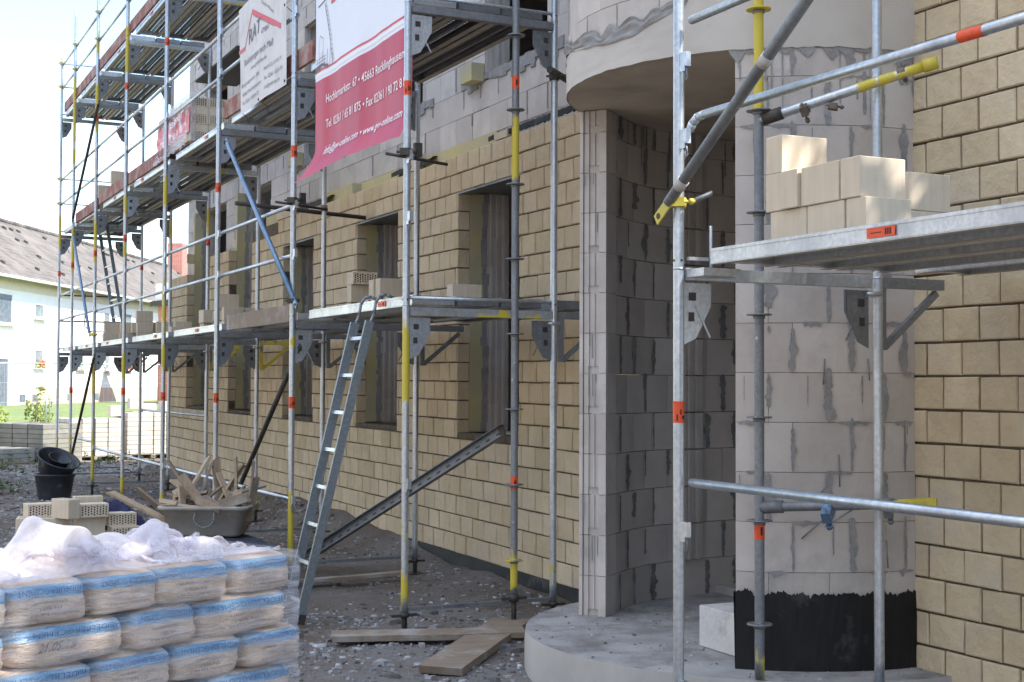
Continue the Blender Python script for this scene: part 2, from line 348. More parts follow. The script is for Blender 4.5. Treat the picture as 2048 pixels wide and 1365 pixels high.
def struct(name, mb, mats, **k): return tag(mb.build(name, mats, None, (0, 0, 0), **k), kind='structure')
def copy_tree(o, parent=None):
    c = o.copy(); S.collection.objects.link(c)
    if parent is not None: c.parent = parent
    for ch in [x for x in bpy.data.objects if x.parent == o]: copy_tree(ch, c)
    return c
def nz3(x, y, z=0): return noise.noise(Vector((x, y, z)))
def sstep(a, b, x): t = max(0, min(1, (x - a) / (b - a))); return t * t * (3 - 2 * t)

_tcache = {}
def text2d(body, width, height=None, shear=0, bold=0):
    """flat letter mesh, scaled so that it is `width` wide; returns verts, faces"""
    key = (body, shear, bold)
    if key not in _tcache:
        cu = bpy.data.curves.new('t', 'FONT'); cu.body = body; cu.size = 1; cu.resolution_u = 2; cu.shear = shear; cu.offset = bold
        ob = bpy.data.objects.new('t', cu); S.collection.objects.link(ob)
        bpy.context.view_layer.update()
        me = bpy.data.meshes.new_from_object(ob.evaluated_get(bpy.context.evaluated_depsgraph_get()))
        _tcache[key] = ([tuple(v.co) for v in me.vertices], [tuple(p.vertices) for p in me.polygons])
        bpy.data.objects.remove(ob); bpy.data.curves.remove(cu); bpy.data.meshes.remove(me)
    vs, fs = _tcache[key]
    x0 = min(v[0] for v in vs); x1 = max(v[0] for v in vs); k = width / (x1 - x0)
    ky = k if height is None else height / .72
    return [((v[0] - x0) * k, v[1] * ky) for v in vs], fs
def add_text(mb, body, width, fn, height=None, m=0, shear=0, bold=0):
    vs, fs = text2d(body, width, height, shear, bold); i = len(mb.v)
    mb.v += [tuple(fn(x, y)) for x, y in vs]
    for f in fs: mb.f.append(tuple(i + k for k in f)); mb.m.append(m); mb.sm.append(False)

# ------------------------------------------------------------ ground
def gz(x, y):
    near = nz3(x * .7, y * .7) * .05 + nz3(x * 2.3, y * 2.3, 5) * .028 + nz3(x * 5.5, y * 5.5, 8) * .012
    near *= 1 - sstep(30, 34, y)
    rise = .2 * sstep(10.5, 14.5, y) * sstep(4.45, 4.9, x) * (1 - sstep(23.5, 26, y))
    wallz = .05 * sstep(4.2, 4.9, x) * sstep(8.5, 9.5, y) * (1 - sstep(23.5, 26, y))
    left = .16 * sstep(20, 23, y) * (1 - sstep(2.2, 3.0, x)) * (1 - sstep(26, 28, y))
    bank = .62 * sstep(33, 46, y)
    return near + rise + wallz + left + bank - .01
xs = [-400, -200, -100, -60, -40, -25, -15, -9, -6, -4, -3] + [-2 + .12 * i for i in range(76)] + [8, 9.5, 11, 14, 18, 25, 35, 50, 80, 120, 200, 400]
ys = [-300, -120, -60, -30, -15, -8, -4, -1] + [.5 * i for i in range(8)] + [4 + .12 * i for i in range(180)] + [26 + .5 * i for i in range(26)] + [40, 43, 46, 50, 60, 75, 100, 150, 250, 500, 900]
g = MB()
for x in xs:
    for y in ys: g.v.append((x, y, gz(x, y)))
ny = len(ys)
for a in range(len(xs) - 1):
    for b in range(ny - 1):
        g.f.append((a * ny + b, (a + 1) * ny + b, (a + 1) * ny + b + 1, a * ny + b + 1)); g.m.append(0); g.sm.append(True)
struct('ground', g, 'ground')
g = MB(); g.grid(lambda a, b: (-30 + 80 * a, 34 + 60 * b ** 1.5, gz(-30 + 80 * a, 34 + 60 * b ** 1.5) + .03 + .01 * nz3(a * 60, b * 60)), 40, 40)
struct('lawn', g, 'grass')
g = MB(); g.grid(lambda a, b: (-30 + 80 * a, 31.2 + 2.6 * b, gz(-30 + 80 * a, 31.2 + 2.6 * b) + .035), 60, 4)
struct('path', g, 'path')

# rubble chips: uncountable
g = MB()
def chip(x, y, s, m):
    z = gz(x, y); a = rnd.random() * 6.28; ca, sa = math.cos(a), math.sin(a)
    sx, sy, sz = s * rnd.uniform(.6, 1.4), s * rnd.uniform(.4, .9), s * rnd.uniform(.25, .7)
    top = []; bot = []; k = rnd.choice((4, 5, 5, 6))
    for j in range(k):
        an = 6.28 * j / k + rnd.uniform(-.3, .3); px, py = math.cos(an) * sx, math.sin(an) * sy
        q = rnd.uniform(.55, .95)
        bot.append((x + px * ca - py * sa, y + px * sa + py * ca, z - .005))
        top.append((x + (px * ca - py * sa) * q, y + (px * sa + py * ca) * q, z + sz * rnd.uniform(.5, 1)))
    i = len(g.v); g.v += bot + top; g.f.append(tuple(range(i + k, i + 2 * k))); g.m.append(m); g.sm.append(False)
    for j in range(k):
        j2 = (j + 1) % k; g.f.append((i + j, i + j2, i + k + j2, i + k + j)); g.m.append(m); g.sm.append(False)
def on_slab(x, y): return (x - 4.93) ** 2 + (y - 6.6) ** 2 < 1.46 ** 2 or (x > 4.86 and 2 < y < 23.3)
n = 0
while n < 25000:
    y = 4.2 + 24 * rnd.random() ** 1.5; x = rnd.uniform(1.0, 5.0) if rnd.random() < .8 else rnd.uniform(-1.5, 5)
    if on_slab(x, y): continue
    dn = nz3(x * 1.1, y * 1.1, 3) + .25 * nz3(x * 4, y * 4)
    hot = math.exp(-((x - 2.9) ** 2 / 1.2 + (y - 8.4) ** 2 / 1.4)) * .7 + math.exp(-((x - 3.5) ** 2 / .6 + (y - 6.6) ** 2 / 2.5)) * .8 + .35 * math.exp(-((x - 4.6) ** 2) / .05) + .2 * sstep(12, 15, y)
    if rnd.random() > .22 + dn * .8 + hot: continue
    s = .003 + .028 * rnd.random() ** 3.6 + (.022 * rnd.random() if rnd.random() < .03 else 0)
    if y < 9.5 and rnd.random() < .06: s *= 2.2
    if y > 14: s *= 1.4
    chip(x, y, s, 0 if rnd.random() < .55 else 1); n += 1
tag(g.build('rubble', ['rubble', 'rubble_d'], None, (0, 0, 0)), 'pale broken stone and mortar chips strewn over the soil', 'rubble', kind='stuff')

# ------------------------------------------------------------ building
XW = 4.93                                                   # face of the facing brick
bld = thing('apartment_building', 'unfinished brick building with round porch tower behind the scaffold', 'building', (6, 12, 0))
WIN = [(9.96, 11.19), (12.66, 13.87), (15.37, 16.58), (18.03, 19.25), (20.42, 21.86)]
def rowz(z, y): return z + (.0075 * (y - 10) * (3.7 - z) / 2.5 if z < 3.7 else 0)
def tile(mb, y0, y1, z0, z1, warp=True, d=.115):
    j = lambda: rnd.uniform(-.0022, .0022); W = rowz if warp else (lambda z, y: z)
    xo = XW + rnd.uniform(-.003, .003); c = .006
    B = [(xo + d, y0, W(z0, y0)), (xo + d, y1, W(z0, y1)), (xo + d, y1, W(z1, y1)), (xo + d, y0, W(z1, y0))]
    A = [(xo + c, y0 + j(), W(z0, y0) + j()), (xo + c, y1 + j(), W(z0, y1) + j()), (xo + c, y1 + j(), W(z1, y1) + j()), (xo + c, y0 + j(), W(z1, y0) + j())]
    F = [(xo + j(), y0 + c, W(z0, y0) + c), (xo + j(), y1 - c, W(z0, y1) + c), (xo + j(), y1 - c, W(z1, y1) - c), (xo + j(), y0 + c, W(z1, y0) - c)]
    i = len(mb.v); mb.v += B + A + F
    for k in range(4):
        k2 = (k + 1) % 4
        mb.f.append((i + k, i + k2, i + 4 + k2, i + 4 + k)); mb.f.append((i + 4 + k, i + 4 + k2, i + 8 + k2, i + 8 + k))
    mb.f.append((i + 8, i + 9, i + 10, i + 11)); mb.m += [0] * 9; mb.sm += [False] * 9
RH, TW, JO = .1695, .2425, .0115
def wall_top(y):                                            # unfinished stepped top of the left facing
    if y < 9.2: return 3.76
    if y > 21.9: return 3.42
    if y > 19.25 and y < 20.42: return 3.60
    if y > 16.9 and y < 18.03: return 3.60
    return 3.70
g = MB(); z = .12 - RH * 0; r = 0
while z < 3.70:
    off = (r % 2) * TW * .5 + rnd.uniform(-.02, .02); y = 7.6 - off; z1 = z + RH - JO
    while y < 23.1:
        y1 = min(y + TW + rnd.uniform(-.004, .004), 23.1); a, b = max(y, 8.1), y1 - .0135
        segs = [(a, b)]
        for (wa, wb) in WIN:
            top = 3.33 if wa < 17 else 9
            if z1 > 1.2 and z + .03 < top:
                ns = []
                for (p, q) in segs:
                    if q <= wa or p >= wb: ns.append((p, q))
                    else:
                        if p < wa: ns.append((p, wa))
                        if q > wb: ns.append((wb, q))
                segs = ns
        for (p, q) in segs:
            mid = (p + q) / 2
            if q - p > .012 and z1 < wall_top(mid) + .02: tile(g, p, q, z, z1)
        y = y1
    z += RH; r += 1
g.build('facing_wall', 'tile', bld)
# dark recessed joint behind the tiles
g = MB()
def backing(a, b, z0, z1): g.box(XW + .017, XW + .112, a, b, z0, z1)
backing(8.1, 23.09, .0, 1.195)
edges = [8.1] + [e for w_ in WIN for e in w_] + [23.09]
for k in range(0, len(edges), 2):
    a, b = edges[k] + (.004 if k else 0), edges[k + 1] - .004
    backing(a, b, 1.195, min(3.32, wall_top((a + b) / 2) - .08) if a > 17 else 3.325)
backing(8.1, 18.02, 3.325, 3.66)
g.build('mortar_bed', 'joint', bld)
# right facing wall
g = MB(); z = .155; r = 0
while z < 10.2:
    off = (r % 2) * TW * .5 + .05 + rnd.uniform(-.012, .012); y = 5.43; first = True
    while y > 3.9:
        y0 = max(y - (TW if not first else (TW * .5 if r % 2 else TW * .98)) + rnd.uniform(-.004, .004), 3.9)
        if y - y0 > .04: tile(g, y0 + .0115, y, z, z + RH - JO, False)
        y = y0; first = False
    z += RH; r += 1
g.build('facing_wall', 'tile', bld)
g = MB(); g.box(XW + .017, XW + .112, 3.905, 5.425, 0, 10.2); g.build('mortar_bed', 'joint', bld)
# foundation strip, bitumen coated
g = MB()
g.grid(lambda a, b: (XW + .008 + .012 * nz3(a * 160, b * 3) - .04 * (1 - b), 7.9 + 15.2 * a, -.15 + (rowz(.12, 7.9 + 15.2 * a) + .155 + .014 * nz3(a * 260, 9)) * b), 220, 5)
g.build('foundation_strip', 'bitumen', bld)

# upper block wall at X=5.185, real blocks
XB = 5.185
def block(mb, y0, y1, z0, z1, x=XB, d=.06):
    j = rnd.uniform(-.003, .003)
    mb.box(x + j, x + d, y0 + .002, y1 - .002, z0 + .002, z1 - .002)
g = MB()
UPW = [(w0, w1, 4.42, 6.1) for (w0, w1) in WIN[:3]] + [(WIN[3][0], WIN[3][1], 1.2, 4.35), (WIN[4][0], WIN[4][1], 1.2, 4.35)] + [(WIN[3][0], WIN[3][1], 4.9, 6.3), (WIN[4][0], WIN[4][1], 4.9, 6.45)]
z = 3.36; r = 0
while z < 10.4:
    y = 7.7 - (r % 2) * .19
    while y < 22.95:
        y1 = min(y + .375, 22.95); segs = [(y, y1)]
        for (wa, wb, zb, zt) in UPW:
            if z + .25 > zb + .02 and z < zt - .02:
                ns = []
                for (p, q) in segs:
                    if q <= wa or p >= wb: ns.append((p, q))
                    else:
                        if p < wa: ns.append((p, wa))
                        if q > wb: ns.append((wb, q))
                segs = ns
        for p, q in segs:
            if q - p > .04: block(g, p, q, z, z + .249)
            if q - p > .3 and rnd.random() < .4:             # mortar smear at a perpend
                hh = rnd.uniform(.08, .24); ww = rnd.uniform(.012, .03)
                g.box(XB - .006, XB + .01, p - ww * .3, p + ww * .7, z + .249 - hh, z + .25, 1)
        y = y1
    z += .25; r += 1
# sill mortar crumbs below the upper openings
for (wa, wb, zb, zt) in UPW[:3]:
    y = wa - .3
    while y < wb + .4:
        d = rnd.uniform(.05, .16); g.box(XB - .014, XB + .2, y, y + d, zb - rnd.uniform(.05, .14), zb - .002 + rnd.uniform(0, .02), 1); y += d
g.build('block_wall', ['block', 'mortar'], bld)
# mass of the walls behind (closed shell, so the rooms are dark)
g = MB()
def shell(a, b, z0, z1): g.box(XB + .055, XB + .25, a, b, z0, z1)
shell(7.95, 22.94, -.2, 1.2)
eg = [7.95] + [e for w_ in WIN for e in w_] + [22.94]
for k in range(0, len(eg), 2): shell(eg[k], eg[k + 1], 1.2, 10.4)  # unseen wall height, raised to shade the upper scaffold
for (wa, wb) in WIN[:3]: shell(wa, wb, 3.42, 4.42); shell(wa, wb, 6.1, 10.4)
for (wa, wb) in WIN[3:]: shell(wa, wb, 4.35, 4.9); shell(wa, wb, 6.3, 10.4)
g.box(5.4, 12, 22.7, 22.94, -.2, 10.4); g.box(11.8, 12, 3.95, 22.69, -.2, 10.4)
g.box(5.43, 11.79, 8.35, 8.6, -.2, 10.4); g.box(5.06, 11.79, 3.95, 4.19, -.2, 10.4); g.box(5.06, 5.3, 4.2, 5.42, -.2, 10.4)
g.build('inner_wall', 'block_in', bld)
g = MB(); g.box(5.43, 11.79, 3.96, 22.69, 10.4, 10.6); g.box(5.44, 11.79, 8.61, 22.69, 3.5, 3.7); g.box(5.44, 11.79, 4.2, 22.69, -.1, .25)
g.build('floor_slab', 'concrete', bld)
# side facing that is seen from beyond the near corner
# window openings: far jamb made of facing return, insulation, grooved block
for k, (wa, wb) in enumerate(WIN):
    zt = 3.33 if k < 3 else 4.33
    lo = 1.19 + .0075 * (wb - 10) * .95
    g = MB(); g.box(XW + .118, XB - .003, wb - .002, wb + .06, lo, zt); wo = g.build('window_opening', 'insul', bld)
    g = MB(); 
    # jagged mortar edge between insulation and block
    zz = lo
    while zz < zt - .02:
        h = rnd.uniform(.05, .14); zz1 = min(zz + h, zt); g.box(XB - .004 - rnd.uniform(0, .03), XB + .02 + rnd.uniform(0, .035), wb - .006, wb + .05, zz, zz1); zz = zz1
    g.build('mortar_edge', 'mortar', wo)
    g = MB(); zz = lo
    while zz < zt:
        z1 = min(zz + .245, zt)
        for q in range(7):
            x0 = XB + .028 + q * .031; g.box(x0 + .003, x0 + .028, wb - .012 if q % 2 else wb - .004, wb + .05, zz, z1)
        g.box(XB + .028, XB + .248, wb - .001, wb + .06, zz, z1 + .002); zz = z1 + .004
    g.build('block_jamb', 'block_in' if k > 1 else 'block', wo)
    g = MB(); g.box(XW + .002, XB + .25, wa, wb, lo - .05, lo - .012); g.build('sill', 'joint', wo)
    if k < 3:
        g = MB(); g.box(XW + .004, XW + .11, wa - .06, wb + .06, 3.318, 3.334); g.box(XW + .118, XB + .25, wa, wb, 3.34, 3.42)
        g.build('lintel', 'galv_dark', wo)
# upper jambs and shutter boxes
for k, (wa, wb, zb, zt) in enumerate(UPW[:3]):
    g = MB()
    for q in range(7):
        x0 = XB + .02 + q * .031; g.box(x0 + .003, x0 + .028, wb - .014 if q % 2 else wb - .004, wb + .05, zb, zt)
    up = g.build('upper_window_opening', 'block_in', bld)
    g = MB(); g.box(XB - .13, XB - .006, wb + .0, wb + .26, zb - .06, zb + .10); g.build('insulation_block', 'insul', up)
# insulation strips on top of the facing + folded bitumen sheet
for (a, b, z1) in ((8.45, 8.95, 3.86), (10.6, 12.2, 3.80), (12.9, 14.0, 3.78), (14.3, 15.2, 3.83), (16.9, 17.7, 3.8)):
    g = MB(); g.box(XW + .10, XB - .004, a, b, 3.40, z1 + rnd.uniform(0, .02)); g.build('insulation_strip', 'insul', bld)
for (a, b) in ((8.95, 10.6), (11.9, 12.9), (14.9, 16.2)):
    g = MB()
    g.grid(lambda u, v, a=a, b=b: (XW + .02 + .16 * v + .01 * nz3(u * 20, v * 5, 3), a + (b - a) * u, 3.735 + .03 * math.sin(v * 3.1) + .018 * nz3(u * 50, v * 7) + .02 * v), 60, 5)
    g.grid(lambda u, v, a=a, b=b: (XW + .018 - .006 * nz3(u * 30, v * 3), a + (b - a) * u, 3.695 + .042 * v + .008 * nz3(u * 50, 4)), 60, 2)
    g.build('bitumen_strip', 'bitumen', bld)
for (a, b) in ((10.2, 10.45), (12.2, 12.5), (16.3, 16.9)): g = MB(); g.box(XW + .004, XW + .115, a, b, 3.68, 3.74 if a < 12 else 3.84); g.build('half_brick', 'brick', bld)

# ---- round tower / porch
CX, CY, RO = 4.93, 6.6, 1.2
def pol(a, r): return (CX + r * math.cos(a), CY + r * math.sin(a))
A0 = math.radians(180 + 44.6); A1 = math.radians(270)       # right column
ZT = 3.335
def curved_block(mb, a0, a1, z0, z1, r0, r1, m=0, n=4):
    i = len(mb.v)
    for k in range(n + 1):
        b = a0 + (a1 - a0) * k / n
        for (r_, z_) in ((r0, z0), (r1, z0), (r1, z1), (r0, z1)): p = pol(b, r_); mb.v.append((p[0], p[1], z_))
    for k in range(n):
        for j in range(4):
            j2 = (j + 1) % 4; mb.f.append((i + k * 4 + j, i + k * 4 + j2, i + k * 4 + 4 + j2, i + k * 4 + 4 + j)); mb.m.append(m); mb.sm.append(False)
    mb.f.append((i, i + 3, i + 2, i + 1)); mb.f.append((i + n * 4, i + n * 4 + 1, i + n * 4 + 2, i + n * 4 + 3)); mb.m += [m, m]; mb.sm += [False, False]
def smear(mb, surf, u, z0, z1, wd, m=1, thick=.004, spread=1.0):
    """irregular mortar smear ribbon around a joint; surf(u,z,off)->point"""
    n = max(5, int((z1 - z0) / .009)); L = []; Rr = []; sd_ = rnd.random() * 100
    if rnd.random() < .12: return
    wd *= rnd.choice((.45, .7, .9, 1.1, 1.4)); z0 += (z1 - z0) * rnd.choice((0, 0, .0, .0, .3))
    for k in range(n + 1):
        t = k / n; zz = z0 + (z1 - z0) * t; e = math.sin(math.pi * min(1, max(0, t))) ** .12
        L1 = (z1 - z0) / .25
        a = (wd * (.42 + .30 * nz3(t * 13 * L1, sd_) + .45 * abs(nz3(t * 5, sd_ + 3))) + wd * 1.1 * max(0, nz3(t * 3.1, sd_ + 9) - .1) * spread) * e
        b = (wd * (.42 + .30 * nz3(t * 13 * L1, sd_ + 30) + .45 * abs(nz3(t * 5, sd_ + 33))) + wd * 1.1 * max(0, nz3(t * 3.1, sd_ + 50) - .1) * spread) * e
        L.append(surf(u - a, zz, thick)); Rr.append(surf(u + b, zz, thick))
    i = len(mb.v); mb.v += L + Rr
    for k in range(n): mb.f.append((i + k, i + n + 1 + k, i + n + 2 + k, i + k + 1)); mb.m.append(m); mb.sm.append(True)
def hsmear(mb, surf, u0, u1, z, m=1):
    n = 14; sd_ = rnd.random() * 90; T = []; B_ = []
    for k in range(n + 1):
        t = k / n; u = u0 + (u1 - u0) * t; e = math.sin(math.pi * t) ** .4
        T.append(surf(u, z + (.006 + .010 * abs(nz3(t * 6, sd_))) * e, .005)); B_.append(surf(u, z - (.008 + .03 * max(0, nz3(t * 5, sd_ + 20)) + .01 * abs(nz3(t * 14, sd_))) * e, .005))
    i = len(mb.v); mb.v += B_ + T
    for k in range(n): mb.f.append((i + k, i + k + 1, i + n + 2 + k, i + n + 1 + k)); mb.m.append(m); mb.sm.append(True)
def outer_surf(u, z, off): a = u / RO; p = pol(a, RO + off); return (p[0], p[1], z)
g = MB(); z = .19; r = 0; BL = .30
while z < ZT - .02:
    z1 = min(z + .25, ZT); u = A0 * RO; off = BL * .55 if r % 2 else BL * .95; first = True
    while u < A1 * RO - .01:
        u1 = min(u + (off if first else BL), A1 * RO); first = False; jj = rnd.uniform(-.002, .002)
        curved_block(g, u / RO + .0012, u1 / RO - .0012, z + .0015, z1 - .0015, RO - .172 + jj, RO + jj)
        if u1 < A1 * RO - .05 and z > .5: smear(g, outer_surf, u1, z + .004, z1 - .004 + rnd.choice((0, .03, -.02)), .023, 1, .006, 1.5)
        if z > .5 and rnd.random() < .55: c_ = rnd.uniform(u + .05, u1 - .05); hsmear(g, outer_surf, max(A0 * RO + .01, c_ - rnd.uniform(.03, .10)), min(A1 * RO - .02, c_ + rnd.uniform(.03, .10)), z)
        if z > .5 and rnd.random() < .35: smear(g, outer_surf, u1 - rnd.uniform(.05, .2), z1 - rnd.uniform(.05, .2), z1 - .01, .006, 1, .0035)
        u = u1
    z = z1; r += 1
for k in range(16):
    u = A0 * RO + (A1 - A0) * RO * (k + rnd.random()) / 16; h_ = rnd.uniform(.015, .07); i = len(g.v); p = [outer_surf(u + dx, z_, .008) for dx, z_ in ((-.05, ZT + .01), (.05, ZT + .01), (.03, ZT - h_ * .6), (.005, ZT - h_), (-.025, ZT - h_ * .5))]; g.face(p, 1)
for k in range(9):                                          # drips below the ring beam
    u = A0 * RO + (A1 - A0) * RO * rnd.random(); smear(g, outer_surf, u, ZT - rnd.uniform(.1, .45), ZT, .006 + .008 * rnd.random(), 1, .0045)
curved_block(g, A0 + .002, A1 - .002, .2, ZT - .003, RO - .16, RO - .012, 1, 8)
tw = g.build('porch_column', ['block', 'mortar'], bld)
# bitumen coat on its foot
g = MB(); 
g.grid(lambda a, b: (*pol(A0 + (A1 - A0) * a, RO + .006 + .003 * nz3(a * 40, b * 20)), .19 + (.395 + .03 * nz3(a * 11, 1) + .022 * nz3(a * 45, 4) + .014 * nz3(a * 130, 7)) * b), 200, 12)
g.grid(lambda a, b: (*pol(A0 - .006 * b - .002, RO + .006 - .175 * a), .19 + .395 * b), 3, 3)
g.build('bitumen_coat', 'bitumen', tw)
for (u, z, du, dz) in ((-.10, 2.72, .03, -.14), (.42, 2.74, -.02, -.2), (.62, 2.62, .12, -.1), (.2, 1.76, -.01, -.13), (.62, 1.76, .0, -.11), (.33, 1.28, 0, -.16), (-.02, .86, .1, .1), (.2, .92, .13, .09), (.75, 1.3, 0, -.15), (.8, .85, 0, -.14)):
    a = (A0 + .28) + u * .45; p = pol(a, RO + .006); q = pol(a + du * .9, RO + .02); g = MB(); g.tube((p[0], p[1], z), (q[0], q[1], z + dz), .004, 6); g.build('wall_tie', 'galv_dark', tw)
# left stub: grooved end of the tower wall + concave inner wall
AS = math.atan2(7.53 - CY, 4.13 - CX)
e0 = Vector((*pol(AS, RO), 0)); e1 = Vector((*pol(AS, RO - .175), 0)); tdir = (e1 - e0).normalized(); nout = Vector((-tdir.y, tdir.x, 0))
if nout.dot(Vector((0, 0, 0)) - e0) < 0: nout = -nout
g = MB(); z = .195; r = 0
while z < ZT - .02:
    z1 = min(z + .25, ZT)
    curved_block(g, math.radians(126), AS - .004, z + .0015, z1 - .0015, RO - .06, RO); curved_block(g, AS - .14, AS - .004, z + .0015, z1 - .0015, RO - .175, RO - .061, 2, 1)
    W = .175; prof = [(0, .022, .012), (.026, .055, .004), (.055, .062, .011), (.062, .095, .004), (.095, .101, .012), (.101, .128, .006), (.128, .175, .013)]
    for (a, b, d) in prof:
        d *= 1.5; p = e0 + tdir * a; q = e0 + tdir * b
        c = [p - nout * .006, q - nout * .006, q + nout * d, p + nout * d]
        zn = z + (.046 if (.05 < a < .11 and r % 3 != 1) else .002); g.hexa([(v.x, v.y, zn) for v in c] + [(v.x, v.y, z1 - .002) for v in c])
    # hand-hold recess edge, every course
    p = e0 + tdir * .045; q = e0 + tdir * .12; c = [p + nout * .012, q + nout * .012, q + nout * .027, p + nout * .027]
    if r % 4 in (1, 2):
        for k in range(3):
            pp = e0 + tdir * rnd.uniform(.01, .16); h = rnd.uniform(.05, .18); w2 = tdir * .004
            c = [pp + nout * .012, pp + w2 + nout * .012, pp + w2 + nout * .0165, pp + nout * .0165]
            g.hexa([(v.x, v.y, z1 - h) for v in c] + [(v.x, v.y, z1 - .003) for v in c], 1)
    z = z1; r += 1
g.build('porch_jamb', ['block', 'mortar', 'block_in'], bld)
# inner wall path: from the stub corner round into the stairwell
ctl = [Vector((e1.x, e1.y)), Vector((4.40, 7.50)), Vector((4.62, 7.68)), Vector((4.88, 7.82)), Vector((5.20, 7.89)), Vector((5.63, 7.93)), Vector((6.6, 7.95))]
seglen = [0]
for a, b in zip(ctl[:-1], ctl[1:]): seglen.append(seglen[-1] + (b - a).length)
def cpt(s):
    for k in range(len(ctl) - 1):
        if s <= seglen[k + 1] or k == len(ctl) - 2:
            t = (s - seglen[k]) / (seglen[k + 1] - seglen[k]); return ctl[k].lerp(ctl[k + 1], t)
def cnorm(s):
    d = (cpt(s + .03) - cpt(max(0, s - .03))).normalized(); return Vector((d.y, -d.x))
def in_surf(u, z, off): p = cpt(max(0, u)); nn = cnorm(u); return (p.x + nn.x * off, p.y + nn.y * off, z)
g = MB(); z = .19; r = 0; TOT = seglen[-1]
while z < ZT - .02:
    z1 = min(z + .25, ZT); u = 0; first = True
    while u < TOT - .05:
        u1 = min(u + (.14 if (first and r % 2) else .25), TOT); first = False
        nseg = 1
        for k in range(nseg):
            a = u + (u1 - u) * k / nseg + (.002 if k == 0 else 0); b = u + (u1 - u) * (k + 1) / nseg - (.002 if k == nseg - 1 else 0)
            jj = rnd.uniform(-.002, .002) if k == 0 else jj
            pa, pb = in_surf(a, 0, jj), in_surf(b, 0, jj); qa, qb = in_surf(a, 0, -.1), in_surf(b, 0, -.1)
            g.hexa([(pa[0], pa[1], z + .002), (pb[0], pb[1], z + .002), (qb[0], qb[1], z + .002), (qa[0], qa[1], z + .002), (pa[0], pa[1], z1 - .002), (pb[0], pb[1], z1 - .002), (qb[0], qb[1], z1 - .002), (qa[0], qa[1], z1 - .002)])
        if u1 < TOT - .1: smear(g, in_surf, u1, z + .003, z1 + rnd.choice((0, .01, -.01)), .034, 1, .007, 1.4)
        u = u1
    z = z1; r += 1
for k in range(14): smear(g, in_surf, rnd.uniform(.05, 1.6), ZT - rnd.uniform(.1, .4), ZT, .012, 1, .006)
# grooved toothing column
u = 1.02; z = .44
while z < ZT - .1:
    for q in range(5):
        p = in_surf(u + q * .036, 0, .03 + (.012 if q % 2 else 0)); p2 = in_surf(u + q * .036 + .026, 0, .03 + (.012 if q % 2 else 0)); o1 = in_surf(u + q * .036, 0, -.02); o2 = in_surf(u + q * .036 + .026, 0, -.02)
        g.hexa([(p[0], p[1], z + .004), (p2[0], p2[1], z + .004), (o2[0], o2[1], z + .004), (o1[0], o1[1], z + .004), (p[0], p[1], z + .244), (p2[0], p2[1], z + .244), (o2[0], o2[1], z + .244), (o1[0], o1[1], z + .244)])
    z += .25
g.build('stairwell_wall', ['block_in', 'mortar_in'], bld)
g = MB(); g.box(6.6, 6.8, 4.2, 8.2, -.1, 3.5); g.box(5.31, 6.59, 8.0, 8.34, -.1, 3.5); g.build('inner_wall', 'block_in', bld)
# ring beam and tower above
g = MB(); B0, B1 = math.radians(90), math.radians(270); nb = 60
def beam_r(a, z): return RO + .004
def arc_strip(mb, fz0, fz1, r, m, nu=nb, nv=1, rn=0, flip=False):
    mb.grid(lambda a, b: (*pol(B0 + (B1 - B0) * a, r + rn * nz3(a * 30, b * 12)), fz0(a) + (fz1(a) - fz0(a)) * b), nu, nv, m)
bot = lambda a: ZT + .006 * nz3(a * 40, 0) + (.012 * nz3(a * 150, 3) if a > .74 else 0)
mid = lambda a: 3.90 - .30 * sstep(.0, .35, a) * 0 + .10 * nz3(a * 7, 2) + .05 * nz3(a * 25, 7)
zbm = lambda a: 3.55 - .06 * sstep(.40, .55, a) + .09 * sstep(.58, .67, a) + .8 * sstep(.67, .76, a) + .02 * nz3(a * 12, 5)
arc_strip(g, bot, zbm, RO + .012, 0, 130, 10, .004)
arc_strip(g, lambda a: zbm(a) - .01, lambda a: zbm(a) + .07 + .06 * nz3(a * 13, 2) + .05 * nz3(a * 45, 7), RO + .016, 1, 160, 8, .016)
for ja in (.665,): p = [pol(B0 + (B1 - B0) * (ja + d_), RO + .0175) for d_ in (0, .0012)]; g.face([(p[0][0], p[0][1], ZT + .02), (p[1][0], p[1][1], ZT + .02), (p[1][0], p[1][1], 4.3), (p[0][0], p[0][1], 4.3)], 3)
ppts = [(*pol(B0 + (B1 - B0) * k / nb, RO + .009), ZT + .004) for k in range(nb + 1)]
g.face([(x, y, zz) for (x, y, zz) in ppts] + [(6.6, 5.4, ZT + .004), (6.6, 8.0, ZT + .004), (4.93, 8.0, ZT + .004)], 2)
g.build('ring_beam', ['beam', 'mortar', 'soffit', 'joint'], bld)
g = MB(); z = 3.44; r = 0
while z < 7.6:
    u = B0 * RO + (.15 if r % 2 else 0)
    while u < B1 * RO:
        u1 = min(u + .30, B1 * RO); curved_block(g, u / RO + .0015, u1 / RO - .0015, z + .002, z + .248, RO - .17, RO + rnd.uniform(-.003, .002), 0, 2)
        if u1 < B1 * RO - .05 and rnd.random() < .8: smear(g, outer_surf, u1, z, z + .25, .012, 1, .004, 1.6)
        u = u1
    z += .25; r += 1
curved_block(g, B0, B1, 3.5, 7.55, RO - .16, RO - .012, 1, 24)
g.build('tower_wall', ['block', 'mortar'], bld)
